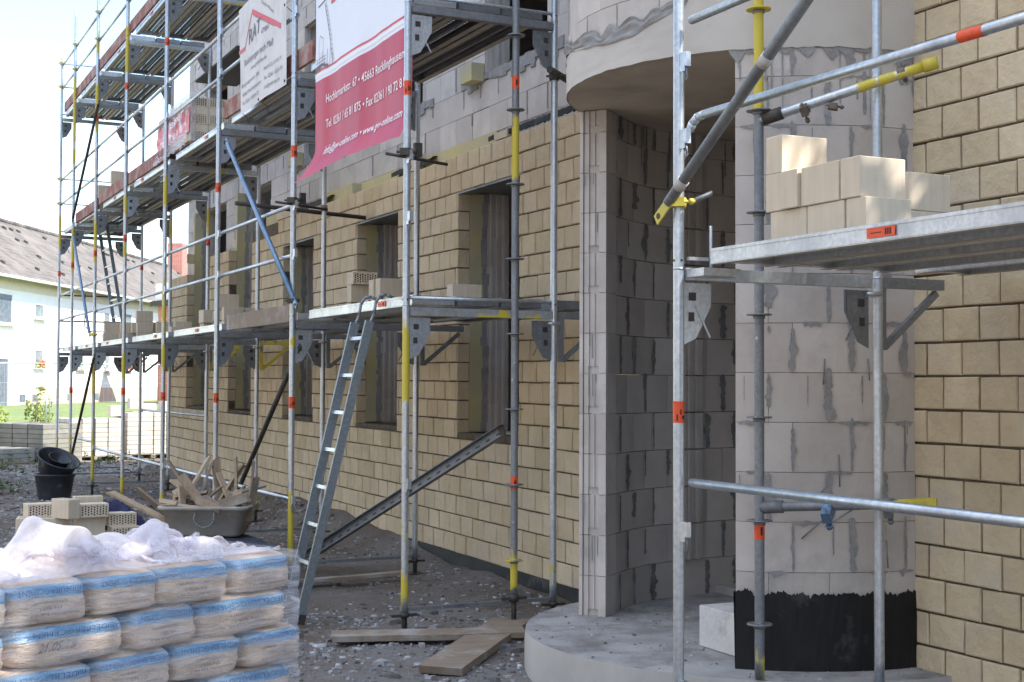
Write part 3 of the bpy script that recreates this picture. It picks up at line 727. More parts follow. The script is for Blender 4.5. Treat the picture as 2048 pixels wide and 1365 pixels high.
# round base slab
g = MB(); RS = 1.45; SA0, SA1 = math.radians(88), math.radians(285); n = 72
g.grid(lambda a, b: (*pol(SA0 + (SA1 - SA0) * a, RS - .006 * (b > .9)), -.3 + .5 * b), n, 8)
top = [(*pol(SA0 + (SA1 - SA0) * k / n, RS - .006), .2) for k in range(n + 1)]
g.face(top + [(6.6, 5.1, .2), (6.6, 8.0, .2)], 1)
g.build('porch_slab', ['concrete', 'slabc'], bld)
g2 = MB(); gsave = g; g = g2
for k in range(1500):
    a = rnd.uniform(SA0, SA1 - .2); r_ = RS * math.sqrt(rnd.random()) * .98; x, y = pol(a, r_)
    if nz3(x * 3, y * 3, 4) < rnd.uniform(-.5, .25): continue
    s_ = .0015 + .013 * rnd.random() ** 5; n_ = rnd.choice((3, 4, 5)); a0_ = rnd.random() * 6; i = len(g.v)
    for zz, q in ((.1995, 1), (.2 + s_ * rnd.uniform(.3, .8), .6)):
        for j_ in range(n_): g.v.append((x + s_ * q * rnd.uniform(.6, 1.3) * math.cos(a0_ + 6.28 * j_ / n_), y + s_ * q * rnd.uniform(.6, 1.3) * math.sin(a0_ + 6.28 * j_ / n_), zz))
    m_ = 0 if rnd.random() < .75 else 1; g.f.append(tuple(range(i + n_, i + 2 * n_))); g.m.append(m_); g.sm.append(False)
    for j_ in range(n_): j2 = (j_ + 1) % n_; g.f.append((i + j_, i + j2, i + n_ + j2, i + n_ + j_)); g.m.append(m_); g.sm.append(False)
tag(g.build('crumbs', ['rubble', 'rubble_d'], None, (0, 0, 0)), 'mortar crumbs scattered on the round concrete porch slab', 'rubble', kind='stuff')
g = MB(); g.box(4.24, 4.50, 5.93, 6.33, .203, .425)
b = g.build('concrete_block', 'white_block', None, (4.12, 5.9, .2), bevel=.006); tag(b, 'single pale block standing on the porch slab beside the column', 'block')

# ------------------------------------------------------------ scaffolds
XO, XI, PR = 3.319, 4.409, .0242
def painter(iv):
    def f(t, c):
        v = 0
        for (a, b, s) in iv:
            if a <= c.z <= b: v = max(v, s * min(1, (c.z - a) / .12 + .15, (b - c.z) / .3 + .3))
        return v
    return f
def standard(par, x, y, z0, z1, iv=(), stickers=(), m='galv', locks=(), side=1, seg=None):
    g = MB(); seg = seg or max(4, int((z1 - z0) / .12))
    g.tube((x, y, z0), (x, y, z1), PR, 14, 0, None, True, painter(iv), seg)
    for zj in (2.14, 4.14, 6.14):
        if z0 < zj - .1 < z1: g.tube((x, y, zj - .006), (x, y, zj + .004), PR + .0015, 14, 0); g.tube((x - PR - .001, y, zj + .035), (x - PR + .003, y, zj + .035), .006, 8, 1); g.tube((x, y - PR - .001, zj + .035), (x, y - PR + .003, zj + .035), .006, 8, 1)
    o = g.build('standard', [m, 'dark_steel'], par)
    for zs in stickers:
        s = MB(); s.tube((x, y, zs), (x, y, zs + .095), PR + .0012, 14, 0, None, False)
        for k in range(7):
            a = -2.4 + k * .32; r_ = PR + .002
            if k in (1, 5): continue
            p = Vector((x + r_ * math.cos(a), y + r_ * math.sin(a), zs + rnd.uniform(.02, .05)))
            t = Vector((-math.sin(a), math.cos(a), 0)); s.obox(p, t * .003, (math.cos(a) * .0004, math.sin(a) * .0004, 0), (0, 0, rnd.uniform(.006, .02)), 1)
        s.build('sticker', ['orange', 'sticker_ink'], o)
    for zl in locks:                                        # guard-rail pockets
        s = MB(); s.box(x - .012, x + .012, y - PR - .055 * 1, y - PR + .002, zl - .035, zl + .03)
        s.box(x - .016, x - .012, y - PR - .045, y - PR - .005, zl - .055, zl - .03, 0)
        s.path([(x - .004, y - PR - .04, zl - .03), (x - .004, y - PR - .052, zl - .085), (x - .004, y - PR - .035, zl - .10), (x - .004, y - PR - .024, zl - .04)], .004, 6, 1)
        s.build('rail_lock', ['alu', 'galv_dark'], o)
    return o
def gusset(par, x, sgn, y, zt, m):
    g = MB(); th = .006
    P_ = [(0, 0), (.145, 0), (.145, -.10), (.065, -.245), (0, -.275)]
    pts = [(x + sgn * (PR + a), y - th / 2, zt + b) for a, b in P_]
    g.prism(pts if sgn < 0 else pts[::-1], (0, th, 0))
    for (a, b, c, d) in ((.012, -.012, .13, -.02), (.122, -.02, .132, -.10)): g.box(min(x + sgn * (PR + a), x + sgn * (PR + c)), max(x + sgn * (PR + a), x + sgn * (PR + c)), y - th / 2 - .004, y - th / 2, zt + min(b, d), zt + max(b, d))
    g.obox((x + sgn * (PR + .10), y - th / 2 - .002, zt - .17), (sgn * .038, 0, -.07), (0, .002, 0), (sgn * .004, 0, .002))
    for (ca, cb, w2, h2) in ((.045, -.06, .018, .018), (.04, -.15, .014, .02)):   # punched openings read as dark
        g.box(x + sgn * (PR + ca) - w2, x + sgn * (PR + ca) + w2, y - th / 2 - .0035, y + th / 2 + .0035, zt + cb - h2, zt + cb + h2, 1)
    g.build('gusset_plate', [m, 'dark_steel'], par)
def transom(par, y, zl, iv=0, low=False, m=None):
    g = MB()
    if low:
        g.box(XO + PR, XI - PR, y - .012, y + .012, .148, .172); g.build('base_transom', 'galv_dark', par); return
    x0, x1 = XO + PR - .002, XI - PR + .002
    g.box(x0, x1, y - .026, y - .023, zl - .065, zl - .014); g.box(x0, x1, y + .023, y + .026, zl - .065, zl - .014); g.box(x0, x1, y - .023, y + .023, zl - .068, zl - .065)
    if iv:
        for i in range(len(g.v)): g.paint[i] = iv * (.6 + .4 * math.sin(i))
    else: g.paint[0] = 0
    t = g.build('transom', m or ('galv_dark' if iv == 0 else 'galv'), par)
    gusset(t, XO, 1, y, zl - .08, 'galv' if m or (rnd.random() < .6 and zl < 6) else 'galv_dark'); gusset(t, XI, -1, y, zl - .08, 'galv_dark')
def top_bar(par, y, zl):
    g = MB(); g.tube((XO + PR, y, zl + .03), (XI - PR, y, zl + .03), .012, 8); g.build('deck_retainer', 'galv', par)
def console(par, y, zl, yellow=0):
    g = MB(); x0 = XI + PR + .012
    g.box(x0, x0 + .40, y - .02, y + .02, zl - .065, zl - .015)
    g.box(x0, x0 + .035, y - .018, y + .018, zl - .36, zl - .066)
    g.obox(((x0 + .035 + x0 + .36) / 2, y, zl - .215), (.165, 0, .135), (0, .014, 0), (-.010, 0, .012))
    g.box(XI - PR - .02, x0, y - .028, y + .028, zl - .11, zl - .085, 1); g.tube((XI - .06, y - .03, zl - .098), (XI + .03, y - .035, zl - .098), .008, 6, 1)
    if yellow:
        for i in range(len(g.v)): g.paint[i] = .7
    else: g.paint[0] = 0
    g.build('console_bracket', ['galv_dark', 'galv'], par)
def deck(par, x0, y0, y1, zt, wd=.305, label=False, wood=False, m='alu'):
    if wood:
        g = MB(); g.box(x0, x0 + wd, y0, y1, zt - .045, zt); return g.build('deck_board', 'wood', par)
    g = MB(); h = .068; t = .003
    for sx in (x0, x0 + wd - t): g.box(sx, sx + t, y0, y1, zt - h, zt)
    g.box(x0 + t, x0 + .048, y0, y1, zt - h, zt - h + t, 1); g.box(x0 + wd - .048, x0 + wd - t, y0, y1, zt - h, zt - h + t, 1)
    g.box(x0 - .004, x0, y0 + .002, y1 - .002, zt - .014, zt - .008); g.box(x0 - .004, x0, y0 + .002, y1 - .002, zt - h + .004, zt - h + .012)
    for k in (1, 2):
        xx = x0 + wd * k / 3; g.box(xx - .012, xx + .012, y0 + .01, y1 - .01, zt - .034, zt - .0065)
    for yy in (y0, y1 - .05): g.box(x0 + t, x0 + wd - t, yy, yy + .05, zt - .06, zt - .0065)
    g.paint[0] = 0
    o = g.build('deck_plank', [m, 'deck_lip'], par)
    s = MB(); s.face([(x0 + t, y0, zt - .004), (x0 + wd - t, y0, zt - .004), (x0 + wd - t, y1, zt - .004), (x0 + t, y1, zt - .004)])
    s.build('tread_sheet', 'perf', o, uvf=lambda v, n_: (v.x, v.y))
    if label:
        yl = y0 + (y1 - y0) * label; s = MB(); s.box(x0 - .0055, x0 - .0042, yl, yl + .15, zt - .052, zt - .016)
        for k in range(3): s.box(x0 - .0062, x0 - .0056, yl + .02 + k * .012, yl + .028 + k * .012, zt - .045, zt - .022, 1)
        s.box(x0 - .0062, x0 - .0056, yl + .07, yl + .13, zt - .036, zt - .033, 1)
        s.build('sticker', ['orange', 'sticker_ink'], o)
    return o
def rail(par, y0, y1, z, x=XO, r=.0175, m='galv', name='guard_rail', z2=None):
    g = MB(); z2 = z if z2 is None else z2; xx = x + PR + .006
    g.tube((xx, y0 + .09, z), (xx, y1 - .09, z2), r, 12, 0, None, True, (lambda t, c: 0), 2)
    for (ya, yb, zz) in ((y0 - .01, y0 + .10, z), (y1 + .01, y1 - .10, z2)): g.tube((xx - .008, ya, zz - .022), (xx, yb, zz), r * .8, 10, 0, r)
    return g.build(name, m, par)
def coupler(par, c, ax, m='dark_steel', s=1):
    g = MB(); c = Vector(c); ax = Vector(ax).normalized()
    g.tube(c - ax * .022 * s, c + ax * .022 * s, .034 * s, 12)
    t = ax.orthogonal().normalized(); t = Vector((-.6, -.8, 0)) if abs(ax.z) > .5 else t
    t.normalize(); u = ax.cross(t)
    g.obox(c + t * .045 * s, t * .016 * s, u * .028 * s, ax * .02 * s); g.tube(c + t * .045 * s - u * .05 * s, c + t * .045 * s + u * .075 * s, .008 * s, 6)
    g.tube(c + t * .045 * s + u * .05 * s, c + t * .045 * s + u * .068 * s, .015 * s, 6)
    g.build('coupler', m, par)
def brace(par, p, q, m='galv', r=.021, name='diagonal_brace', flat=True):
    g = MB(); p = Vector(p); q = Vector(q); d = (q - p).normalized()
    g.tube(p + d * .08, q - d * .08, r, 12, 0, None, True, (lambda t, c: 0), 2)
    if flat:
        u = d.cross(Vector((1, 0, 0))).normalized()
        for e, s in ((p, 1), (q, -1)): g.obox(e + d * s * .035, d * .055, u * .024, (.005, 0, 0), 0); g.tube(e + d * s * .01 - Vector((.012, 0, 0)), e + d * s * .01 + Vector((.012, 0, 0)), .011, 8, 1)
    return g.build(name, [m, 'dark_steel'], par)
def toe_board(par, x, y0, y1, z, m='wood_red', h=.15, tilt=0):
    g = MB(); g.hexa([(x, y0, z), (x + .03, y0, z), (x + .03, y1, z + tilt), (x, y1, z + tilt), (x, y0, z + h), (x + .03, y0, z + h), (x + .03, y1, z + h + tilt), (x, y1, z + h + tilt)])
    return g.build('toe_board', m, par)
def foot(par, x, y, z=.14):
    g = MB(); zz = gz(x, y) + .012
    if z - zz > .02:
        g.tube((x, y, zz), (x, y, z + .03), .017, 10)
        k = zz + .01
        while k < z: g.tube((x, y, k), (x, y, k + .004), .020, 10); k += .009
    g.box(x - .075, x + .075, y - .075, y + .075, zz - .006, zz); g.tube((x, y, z - .03), (x, y, z), .033, 8); g.box(x - .09, x + .09, y - .012, y + .012, z - .026, z - .010)
    g.build('base_jack', 'dark_steel', par)

sc = thing('scaffold', 'long steel facade scaffold with three deck levels left of the porch', 'scaffold', (XO, 8.37, 0))
YF = [8.365, 10.879, 13.395, 15.86, 18.32, 20.66, 22.834, 24.315]
YP = {  # yellow paint intervals of the outer standards (z from, to, strength)
    0: [(.10, .50, 1.0), (.5, .9, .55), (1.45, 2.14, .95), (.9, 1.45, .5)], 1: [(.10, .85, .95), (1.85, 2.14, .95)], 2: [(.1, .3, .5)], 3: [(1.65, 2.14, .9), (.1, .5, .8), (2.14, 3.1, .6), (3.6, 4.14, .9)],
    4: [(.1, .5, .9), (1.6, 2.14, .95), (3.7, 4.14, .95), (5.6, 6.4, .95), (3.1, 3.6, .5)], 5: [(.1, 1.2, .8), (1.4, 2.14, .7), (3.3, 4.1, .7), (5.2, 6.14, .9), (6.3, 6.9, .8)], 6: [(.1, 1.0, .7), (3.2, 4.2, .8), (5.0, 6.6, .95)], 7: [(.3, .9, .8), (3.9, 4.6, .8)]}
ST = {0: [3.52], 1: [1.42, 3.48], 2: [1.43, 3.50], 3: [1.42, 5.50], 4: [1.46, 3.46, 5.46], 5: [3.46, 5.44], 6: [1.45, 3.45], 7: [3.42]}
for k, y in enumerate(YF):
    ztop = 8.4 if k < 4 else (8.3, 7.95, 7.62, 7.16)[k - 4]
    lk = [.66 + .02 * (k % 2), 2.14 + .55, 2.14 + .95, 4.14 + .2 + .35, 4.14 + .95]
    if k == 0: lk = [.98, 2.72, 3.12]
    if k >= 4: lk += [6.7, 7.1]
    standard(sc, XO, y, .14, ztop, YP[k], ST[k], 'galv', lk)
    foot(sc, XO, y); foot(sc, XI, y)
    standard(sc, XI, y, .14, ztop - .3, [(.1, .6, .6), (1.9, 2.14, .5)] if k in (0, 3) else ([(1.75, 2.14, .9), (3.6, 4.14, .9)] if k in (4, 5) else []), [3.46] if k in (4, 6) else [], 'galv' if k != 0 else 'galv', [])
    transom(sc, y, .17, low=True)
    for zl in (2.14, 4.14, 6.14):
        transom(sc, y, zl, .62 if (k in (0, 4) and zl != 4.14) or (zl > 6 and k in (4, 7)) or (k == 3 and zl > 3) else 0)
        if k in (0, 7): top_bar(sc, y, zl + .02)
    console(sc, y, 2.14, k in (4, 3))
for k in range(7):
    y0, y1 = YF[k] + .05, YF[k + 1] - (.25 if k < 6 else .06)
    for li, zl in enumerate((2.212, 4.212, 6.212)):
        for j in range(3):
            if li == 2 and k < 2: continue
            deck(sc, XO + .062 + j * .327, y0, y1, zl, label=(None if j else (.22, .3, .45, .30, .72, .5, .4)[(k + li) % 7]), m='alu' if j == 0 else 'galv_dark')
        if li < 1: deck(sc, XI + .055, y0, y1, zl, .30, wood=(k % 3 == 1), m='galv_dark')
# guard rails
for k in range(1, 7):
    for z in (2.68, 3.10): rail(sc, YF[k], YF[k + 1], z)
for k in range(1, 7):
    for z in (4.66, 5.08): rail(sc, YF[k], YF[k + 1], z + (.02 if k == 1 else 0))
for k in range(3, 7):
    for z in (6.66, 7.06): rail(sc, YF[k], YF[k + 1], z)
for k in range(1, 6): rail(sc, YF[k], YF[k + 1], .67 + (.08 if k == 5 else 0), name='lower_rail')
rail(sc, YF[4], YF[6], 1.18, x=XI, name='lower_rail')
for z in (2.66, 3.1, 4.66, 5.08, 6.66, 7.06):
    g = MB(); g.tube((XO, YF[7], z), (XI, YF[7], z), .013, 8); g.build('end_rail', 'dark_steel' if z < 4 else 'galv', sc)
    if z > 4: coupler(sc, (XO, YF[7], z), (0, 0, 1), 'yellow'); coupler(sc, (XI, YF[7], z), (0, 0, 1), 'yellow')
for k in (4, 5, 6):
    for z in (6.66, 7.06): coupler(sc, (XO, YF[k], z), (0, 0, 1), 'yellow', .8)
# diagonals on the outer face
xb = XO - .05
brace(sc, (xb, 12.90, 3.93), (xb, 10.62, 2.25), 'blue_steel'); coupler(sc, (XO, 10.879, 2.30), (0, 0, 1))
brace(sc, (xb + .1, 10.84, 1.92), (xb + .1, 12.9, .50), 'dark_steel', .022)
brace(sc, (xb, 20.2, 5.66), (xb, 22.6, 4.18), 'dark_steel'); brace(sc, (xb, 22.5, 3.95), (xb, 20.72, 2.30), 'blue_steel')
coupler(sc, (XO, 20.66, 2.32), (0, 0, 1), 'yellow'); brace(sc, (xb, 20.3, 2.02), (xb, 22.55, .30), 'dark_steel')
# slender end bracing hoops seen against the white house
g = MB(); g.path([(XO + .2, YF[6], 3.05), (XO + .2, YF[6], 2.52), (XO + .3, YF[6], 2.44), (XI - .35, YF[6], 2.44), (XI - .25, YF[6], 2.55), (XI - .25, YF[6], 3.05)], .009, 6); g.build('end_hoop', 'dark_steel', sc)
# clamps
for (y, z) in ((8.365, 3.14), (10.879, 3.12)):
    coupler(sc, (XO, y, z), (0, 0, 1), 'dark_steel', 1.15)
    g = MB(); g.tube((XO - .16, y - .03, z - .02), (XO + .30, y + .03, z - .05), .011, 6); g.box(XO + .05, XO + .10, y - .02, y + .02, z - .02, z + .07); g.build('wheel_clamp', 'dark_steel', sc)
for (y, x1) in ((8.365, 5.15), (13.395, 5.15)):   # wall ties
    z = 3.75 if y < 9 else 3.40
    if y < 9: g = MB(); g.tube((XI - .10, y - .12, z + .02), (x1, y + .45, z - .06), .024, 12); g.build('wall_tie_tube', 'dark_steel', sc); coupler(sc, (XI, y, z), (0, 0, 1), 'dark_steel')
    else: g = MB(); g.tube((XI - .93, y - .05, z), (x1, y + .25, z - .04), .022, 10); g.build('wall_tie_tube', 'dark_steel', sc)
    if y > 9: g = MB(); g.tube((XI, y, z - .02), (XI, y, z + .04), .036, 12); g.build('coupler', 'wood', sc)
# toe boards
toe_board(sc, XO + PR + .004, 11.0, 13.12, 2.135, 'wood', .145)
for (a, b, h) in ((13.3, 10.5, .16),): toe_board(sc, XO + PR + .004, b, a, 4.215, 'wood_red', h)
for (a, b) in ((15.95, 18.3), (18.35, 20.6), (20.7, 22.8)): toe_board(sc, XO + PR + .004, a, b, 4.215 - (.0 if a < 20 else .04), 'wood_red', .15)
for (a, b) in ((18.4, 21.2), (21.2, 24.2), (15.9, 18.3)): toe_board(sc, XO + PR + .004, a, b, 6.215, 'wood_red', .15, .0)
g = MB(); g.box(XI + .1, XI + .7, 17.3, 19.6, 5.93, 5.96); g.build('dark_board', 'black_board', sc)
g = MB(); g.box(XI + .12, XI + .5, 22.0, 23.8, 5.3, 5.33); g.build('dark_board', 'black_board', sc)

# inner ladder between the decks
def ladder(name, label, top, bot, wid, n, hooks=True, railw=.06):
    t = thing(name, label, 'ladder', bot); top = Vector(top); bot = Vector(bot); d = (top - bot); L_ = d.length; d.normalize(); wv = Vector((0, 1, 0)) * wid
    nn = d.cross(Vector((0, 1, 0))).normalized()
    for s in (0, 1):
        b = bot + wv * s; g = MB(); c = b + d * L_ / 2
        g.obox(c, d * L_ / 2, (0, .011, 0), nn * railw / 2); g.obox(c - nn * (railw / 2 - .004) + Vector((0, .014 * (1 - 2 * s), 0)), d * L_ / 2, (0, .008, 0), nn * .004); g.paint[0] = 0
        rl = g.build('side_rail', 'ladder_metal', t)
        if hooks:
            p = b + d * L_; g = MB()
            pts = [p - d * .05, p + d * .05 + Vector((.02, 0, 0)), p + Vector((.045, 0, .13)), p + Vector((.075, 0, .175)), p + Vector((.12, 0, .185)), p + Vector((.17, 0, .165)), p + Vector((.24, 0, .15))]
            g.path(pts, .011, 8); g.build('hook', 'galv_dark', rl)
        g = MB(); g.obox(b + d * .03, d * .035, (0, .016, 0), nn * (railw / 2 + .004)); g.build('foot_cap', 'dark_steel', rl)
    for k in range(n):
        p = bot + d * (L_ * (k + .55) / n); g = MB(); g.obox(p + wv / 2, d * .012, wv / 2 - Vector((0, .012, 0)), nn * .012); g.paint[0] = 0; g.build('rung', 'galv', t)
    return t
ladder('ladder', 'grey aluminium ladder hooked over the lowest deck edge and standing on the soil', (3.225, 8.80, 2.05), (2.80, 8.97, .01), .30, 8)
ladder('ladder', 'narrow ladder inside the far scaffold bay between the first and second deck', (3.80, 22.6, 4.18), (3.98, 21.8, 2.23), .72, 7, False, .05)

# right scaffold
rs = thing('scaffold', 'nearer steel scaffold bay with a brick laden deck right of the porch', 'scaffold', (XO, 5.115, 0))
YR = 5.115
standard(rs, XO, YR, .20, 6.2, [], [1.46], 'galv', [.62 + .38, 1.13 - .82 + 0, 2.79 - .07, 3.06])
standard(rs, XI + .035, YR + .0, .20, 6.2, [], [], 'galv', [])
for x in (XO, XI + .035):
    g = MB(); zb = gz(x, YR) if x < 4 else .2; g.tube((x, YR, zb), (x, YR, .22), .018, 10); g.box(x - .075, x + .075, YR - .075, YR + .075, zb, zb + .006); g.build('base_jack', 'galv_dark', rs)
standard(rs, XO, YR - 2.5, .1, 6.2, [], [], 'galv', [2.7]); standard(rs, XI, YR - 2.5, .1, 6.2, [], [], 'galv', [])
for y in (YR, YR - 2.5):
    transom(rs, y, 2.158, m='galv'); console(rs, y, 2.158)
    g = MB(); g.tube((XO + .13, y - .06, 2.14), (XO + .13, y - .06, 2.33), .007, 8); g.build('locking_pin', 'galv', rs)
    g = MB(); g.box(XO + PR, XO + .26, y - .05, y - .028, 2.175, 2.19); g.box(XO + PR, XO + .22, y - .16, y - .028, 2.10, 2.135); g.build('end_plate', 'alu', rs)
for j in range(3): deck(rs, XO + .045 + j * .33, YR - 2.45, YR - .185, 2.215, label=(.49 if j == 0 else None))
deck(rs, XI + .055, YR - 2.45, YR - .235, 2.215, .30)
def hand_rail(z, y0=YR - .06, y1=YR - 2.6, sticker=None, droop=True):
    g = MB(); x = XO + PR + .004
    pts = [(x - .004, y0 + .01, z - .045), (x, y0 - .012, z - .012), (x, y0 - .05, z + .006), (x, y0 - .10, z + .010), (x, y1, z)] if droop else [(x, y0, z), (x, y1, z)]
    g.path(pts, .0195, 12); g.paint[0] = 0; o = g.build('guard_rail', 'galv', rs)
    if sticker: s = MB(); s.tube((x, sticker, z + .004), (x, sticker - .11, z + .003), .0207, 12, 0, None, False); s.build('sticker', 'orange', o)
hand_rail(2.79, sticker=3.44); hand_rail(3.235, droop=False); hand_rail(1.20, droop=False)
g = MB(); p = Vector((3.262, 5.21, 2.36)); q = Vector((3.262, 2.63, 4.12)); d = (q - p).normalized()
g.tube(p + d * .12, q, .0245, 14, 0, None, True, (lambda t, c: 0), 3)
g.obox(p + d * .07, d * .07, (.004, 0, 0), d.cross(Vector((1, 0, 0))).normalized() * .026, 1); g.tube(p + d * .03 + Vector((-.008, 0, 0)), p + d * .03 + Vector((.02, 0, 0)), .013, 12, 2)
for t in (.22, .95): g.tube(p + d * t, p + d * (t + .05), .0275, 12, 3)
g.build('diagonal_brace', ['galv_dark', 'yellow', 'dark_steel', 'concrete'], rs)
coupler(rs, (XO, YR, 2.43), (0, 0, 1), 'yellow', 1.0)
g = MB(); g.tube((XO + .03, YR - .06, 2.43), (XO + .11, YR - .10, 2.47), .011, 8); g.build('clamp_lever', 'galv_dark', rs)

# ringed support standards
def ring_standard(label, x, y, z0, z1, zr, iv, stick, m='galv_dark', jack=True):
    t = thing('ring_standard', label, 'support pole', (x, y, z0), 'ring pole standards')
    g = MB(); g.tube((x, y, z0 + (.22 if jack else .006)), (x, y, z1), PR, 16, 0, None, True, painter(iv), 50); po = g.build('pole', m, t)
    z = zr
    while z < z1:
        g = MB(); g.tube((x, y, z - .004), (x, y, z + .004), .061, 20, 0, None, True, (lambda tt, c: painter(iv)(0, c))); g.tube((x, y, z - .02), (x, y, z - .004), .029, 14)
        for k in range(8): a = k * .785; g.tube((x + .043 * math.cos(a), y + .043 * math.sin(a), z + .0035), (x + .043 * math.cos(a), y + .043 * math.sin(a), z + .0046), .008, 6, 1)
        g.build('rosette', [m, 'dark_steel'], t); z += .5
    for zs in stick: s = MB(); s.tube((x, y, zs), (x, y, zs + .085), PR + .0013, 14, 0, None, False); s.box(x - .012, x + .0, y - PR - .002, y - PR - .0014, zs + .02, zs + .06, 1); s.build('sticker', ['orange', 'sticker_ink'], po)
    if not jack: return t
    g = MB(); k = z0
    while k < z0 + .2: g.tube((x, y, k), (x, y, k + .006), .019, 10); k += .012
    g.tube((x, y, z0), (x, y, z0 + .24), .0165, 10); g.tube((x, y, z0 + .19), (x, y, z0 + .235), .034, 10); g.box(x - .09, x + .09, y - .014, y + .014, z0 + .20, z0 + .22)
    g.box(x - .075, x + .075, y - .075, y + .075, z0, z0 + .006); g.build('base_jack', 'dark_steel', t)
    return t
ring_standard('dull steel pole with ring plates and two yellow sections, left of the porch', 4.03, 8.2, .0, 4.9, .46, [(.2, .64, 1.0), (2.955, 3.46, 1.1)], [.93, 3.60])
rr = ring_standard('tall ringed steel pole rising from the porch slab, yellow at its foot and top', 4.02, 5.48, .2, 4.9, .47, [(.19, .43, 1.0), (2.95, 4.9, 1.1)], [.88], jack=False)
g = MB(); g.tube((4.02, 5.48, 2.92), (4.50, 4.86, 3.11), .0242, 14, 0, None, True, (lambda t, c: 0 if t < .55 else .72), 8); g.paint[1] = 0
g.tube((4.50, 4.86, 3.11), (4.54, 4.81, 3.125), .031, 10, 1); g.tube((4.03, 5.46, 2.925), (4.09, 5.385, 2.95), .033, 8, 2)
ht = tag(g.build('horizontal_tube', ['galv', 'yellow', 'dark_steel'], None, (4.02, 5.48, 2.92)), 'short tube with a yellow end clamped between ringed pole and post above the deck', 'tube')
coupler(ht, (4.443, 4.94, 3.09), (-.6, .78, -.2), 'rust', .85); coupler(ht, (4.16, 5.30, 2.965), (.6, -.78, .2), 'rust', .85); coupler(ht, (4.24, 5.19, 2.955), (.0, -.3, 1), 'rust', .7)
g = MB(); g.tube((4.02, 5.47, 1.035), (4.50, 4.86, 1.085), .0235, 14, 0, None, True, (lambda t, c: 0 if t < .6 else .8), 8)
g.tube((4.03, 5.46, 1.036), (4.09, 5.385, 1.042), .031, 8, 1); g.obox((4.50, 4.86, 1.085), (.03, -.038, .003), (.014, .011, 0), (0, 0, .024), 2)
ht = tag(g.build('horizontal_tube', ['galv_dark', 'galv_dark', 'yellow'], None, (4.02, 5.48, 1.035)), 'short tube with coupler clamped between ringed pole and inner post below the deck', 'tube')
coupler(ht, (4.22, 5.21, 1.04), (.6, -.78, .06), 'blue_steel', 1.1); coupler(ht, (4.40, 4.99, 1.07), (.6, -.78, .06), 'galv_dark', 1.0)

# ------------------------------------------------------------ loose bricks
def make_brick_mesh():
    L, Wd, H = .24, .115, .163
    xsn = []; cols = 9; g = MB()
    hx = [(-.105 + k * .0245, -.105 + k * .0245 + .0125) for k in range(9)]
    def rows(k): return [(-.040 + .0205 * j + (.008 if k % 2 else 0), -.040 + .0205 * j + .0125 + (.008 if k % 2 else 0)) for j in range(4)]
    for sz in (1, -1):
        zt = sz * H / 2; x = -L / 2 + .004
        def quad(x0, x1, y0, y1, z):
            p = [(x0, y0, z), (x1, y0, z), (x1, y1, z), (x0, y1, z)]; g.face(p if sz > 0 else p[::-1])
        X0 = -L / 2 + .003; Y0 = -Wd / 2 + .003; Y1 = Wd / 2 - .003; cur = X0
        for k, (a, b) in enumerate(hx):
            quad(cur, a, Y0, Y1, zt); cy = Y0
            for (c, d) in rows(k):
                quad(a, b, cy, c, zt); cy = d; zb = zt - sz * .045
                i = len(g.v); g.v += [(a, c, zt), (b, c, zt), (b, d, zt), (a, d, zt), (a, c, zb), (b, c, zb), (b, d, zb), (a, d, zb)]
                for q in ((0, 1, 5, 4), (1, 2, 6, 5), (2, 3, 7, 6), (3, 0, 4, 7), (4, 5, 6, 7)): g.f.append(tuple(i + t for t in (q if sz < 0 else q[::-1]))); g.m.append(1); g.sm.append(False)
            quad(a, b, cy, Y1, zt); cur = b
        quad(cur, L / 2 - .003, Y0, Y1, zt)
    c = .003; X, Y, Z = L / 2, Wd / 2, H / 2                 # bevelled sides
    ring = [(-X + c, -Y), (X - c, -Y), (X, -Y + c), (X, Y - c), (X - c, Y), (-X + c, Y), (-X, Y - c), (-X, -Y + c)]
    inn = [(-X + c, -Y + c), (X - c, -Y + c), (X - c, -Y + c), (X - c, Y - c), (X - c, Y - c), (-X + c, Y - c), (-X + c, Y - c), (-X + c, -Y + c)]
    for k in range(8):
        k2 = (k + 1) % 8; a, b = ring[k], ring[k2]
        g.face([(a[0], a[1], -Z + c), (b[0], b[1], -Z + c), (b[0], b[1], Z - c), (a[0], a[1], Z - c)])
        ia, ib = inn[k], inn[k2]
        for s in (1, -1):
            f = [(a[0], a[1], s * (Z - c)), (b[0], b[1], s * (Z - c)), (ib[0], ib[1], s * Z), (ia[0], ia[1], s * Z)]
            if ia == ib: f = f[:2] + [f[3]]
            g.face(f if s > 0 else f[::-1])
    o = g.build('brick', ['brick', 'brick_hole'], None, (0, 0, 0)); return o
_b0 = make_brick_mesh(); _bused = [False]
def brick(x, y, z, rz, lying, label, group, tilt=0):
    """x,y,z: centre of the bottom"""
    if not _bused[0]: o = _b0; _bused[0] = True
    else: o = _b0.copy(); S.collection.objects.link(o)
    h = .115 if lying else .163
    o.location = (x, y, z + h / 2); o.rotation_euler = (R(90) if lying else 0, tilt, R(rz + rnd.uniform(-1.5, 1.5)))
    return tag(o, label, 'brick', group)
GD = 'sand coloured bricks stacked on the right deck'; z0 = 2.213
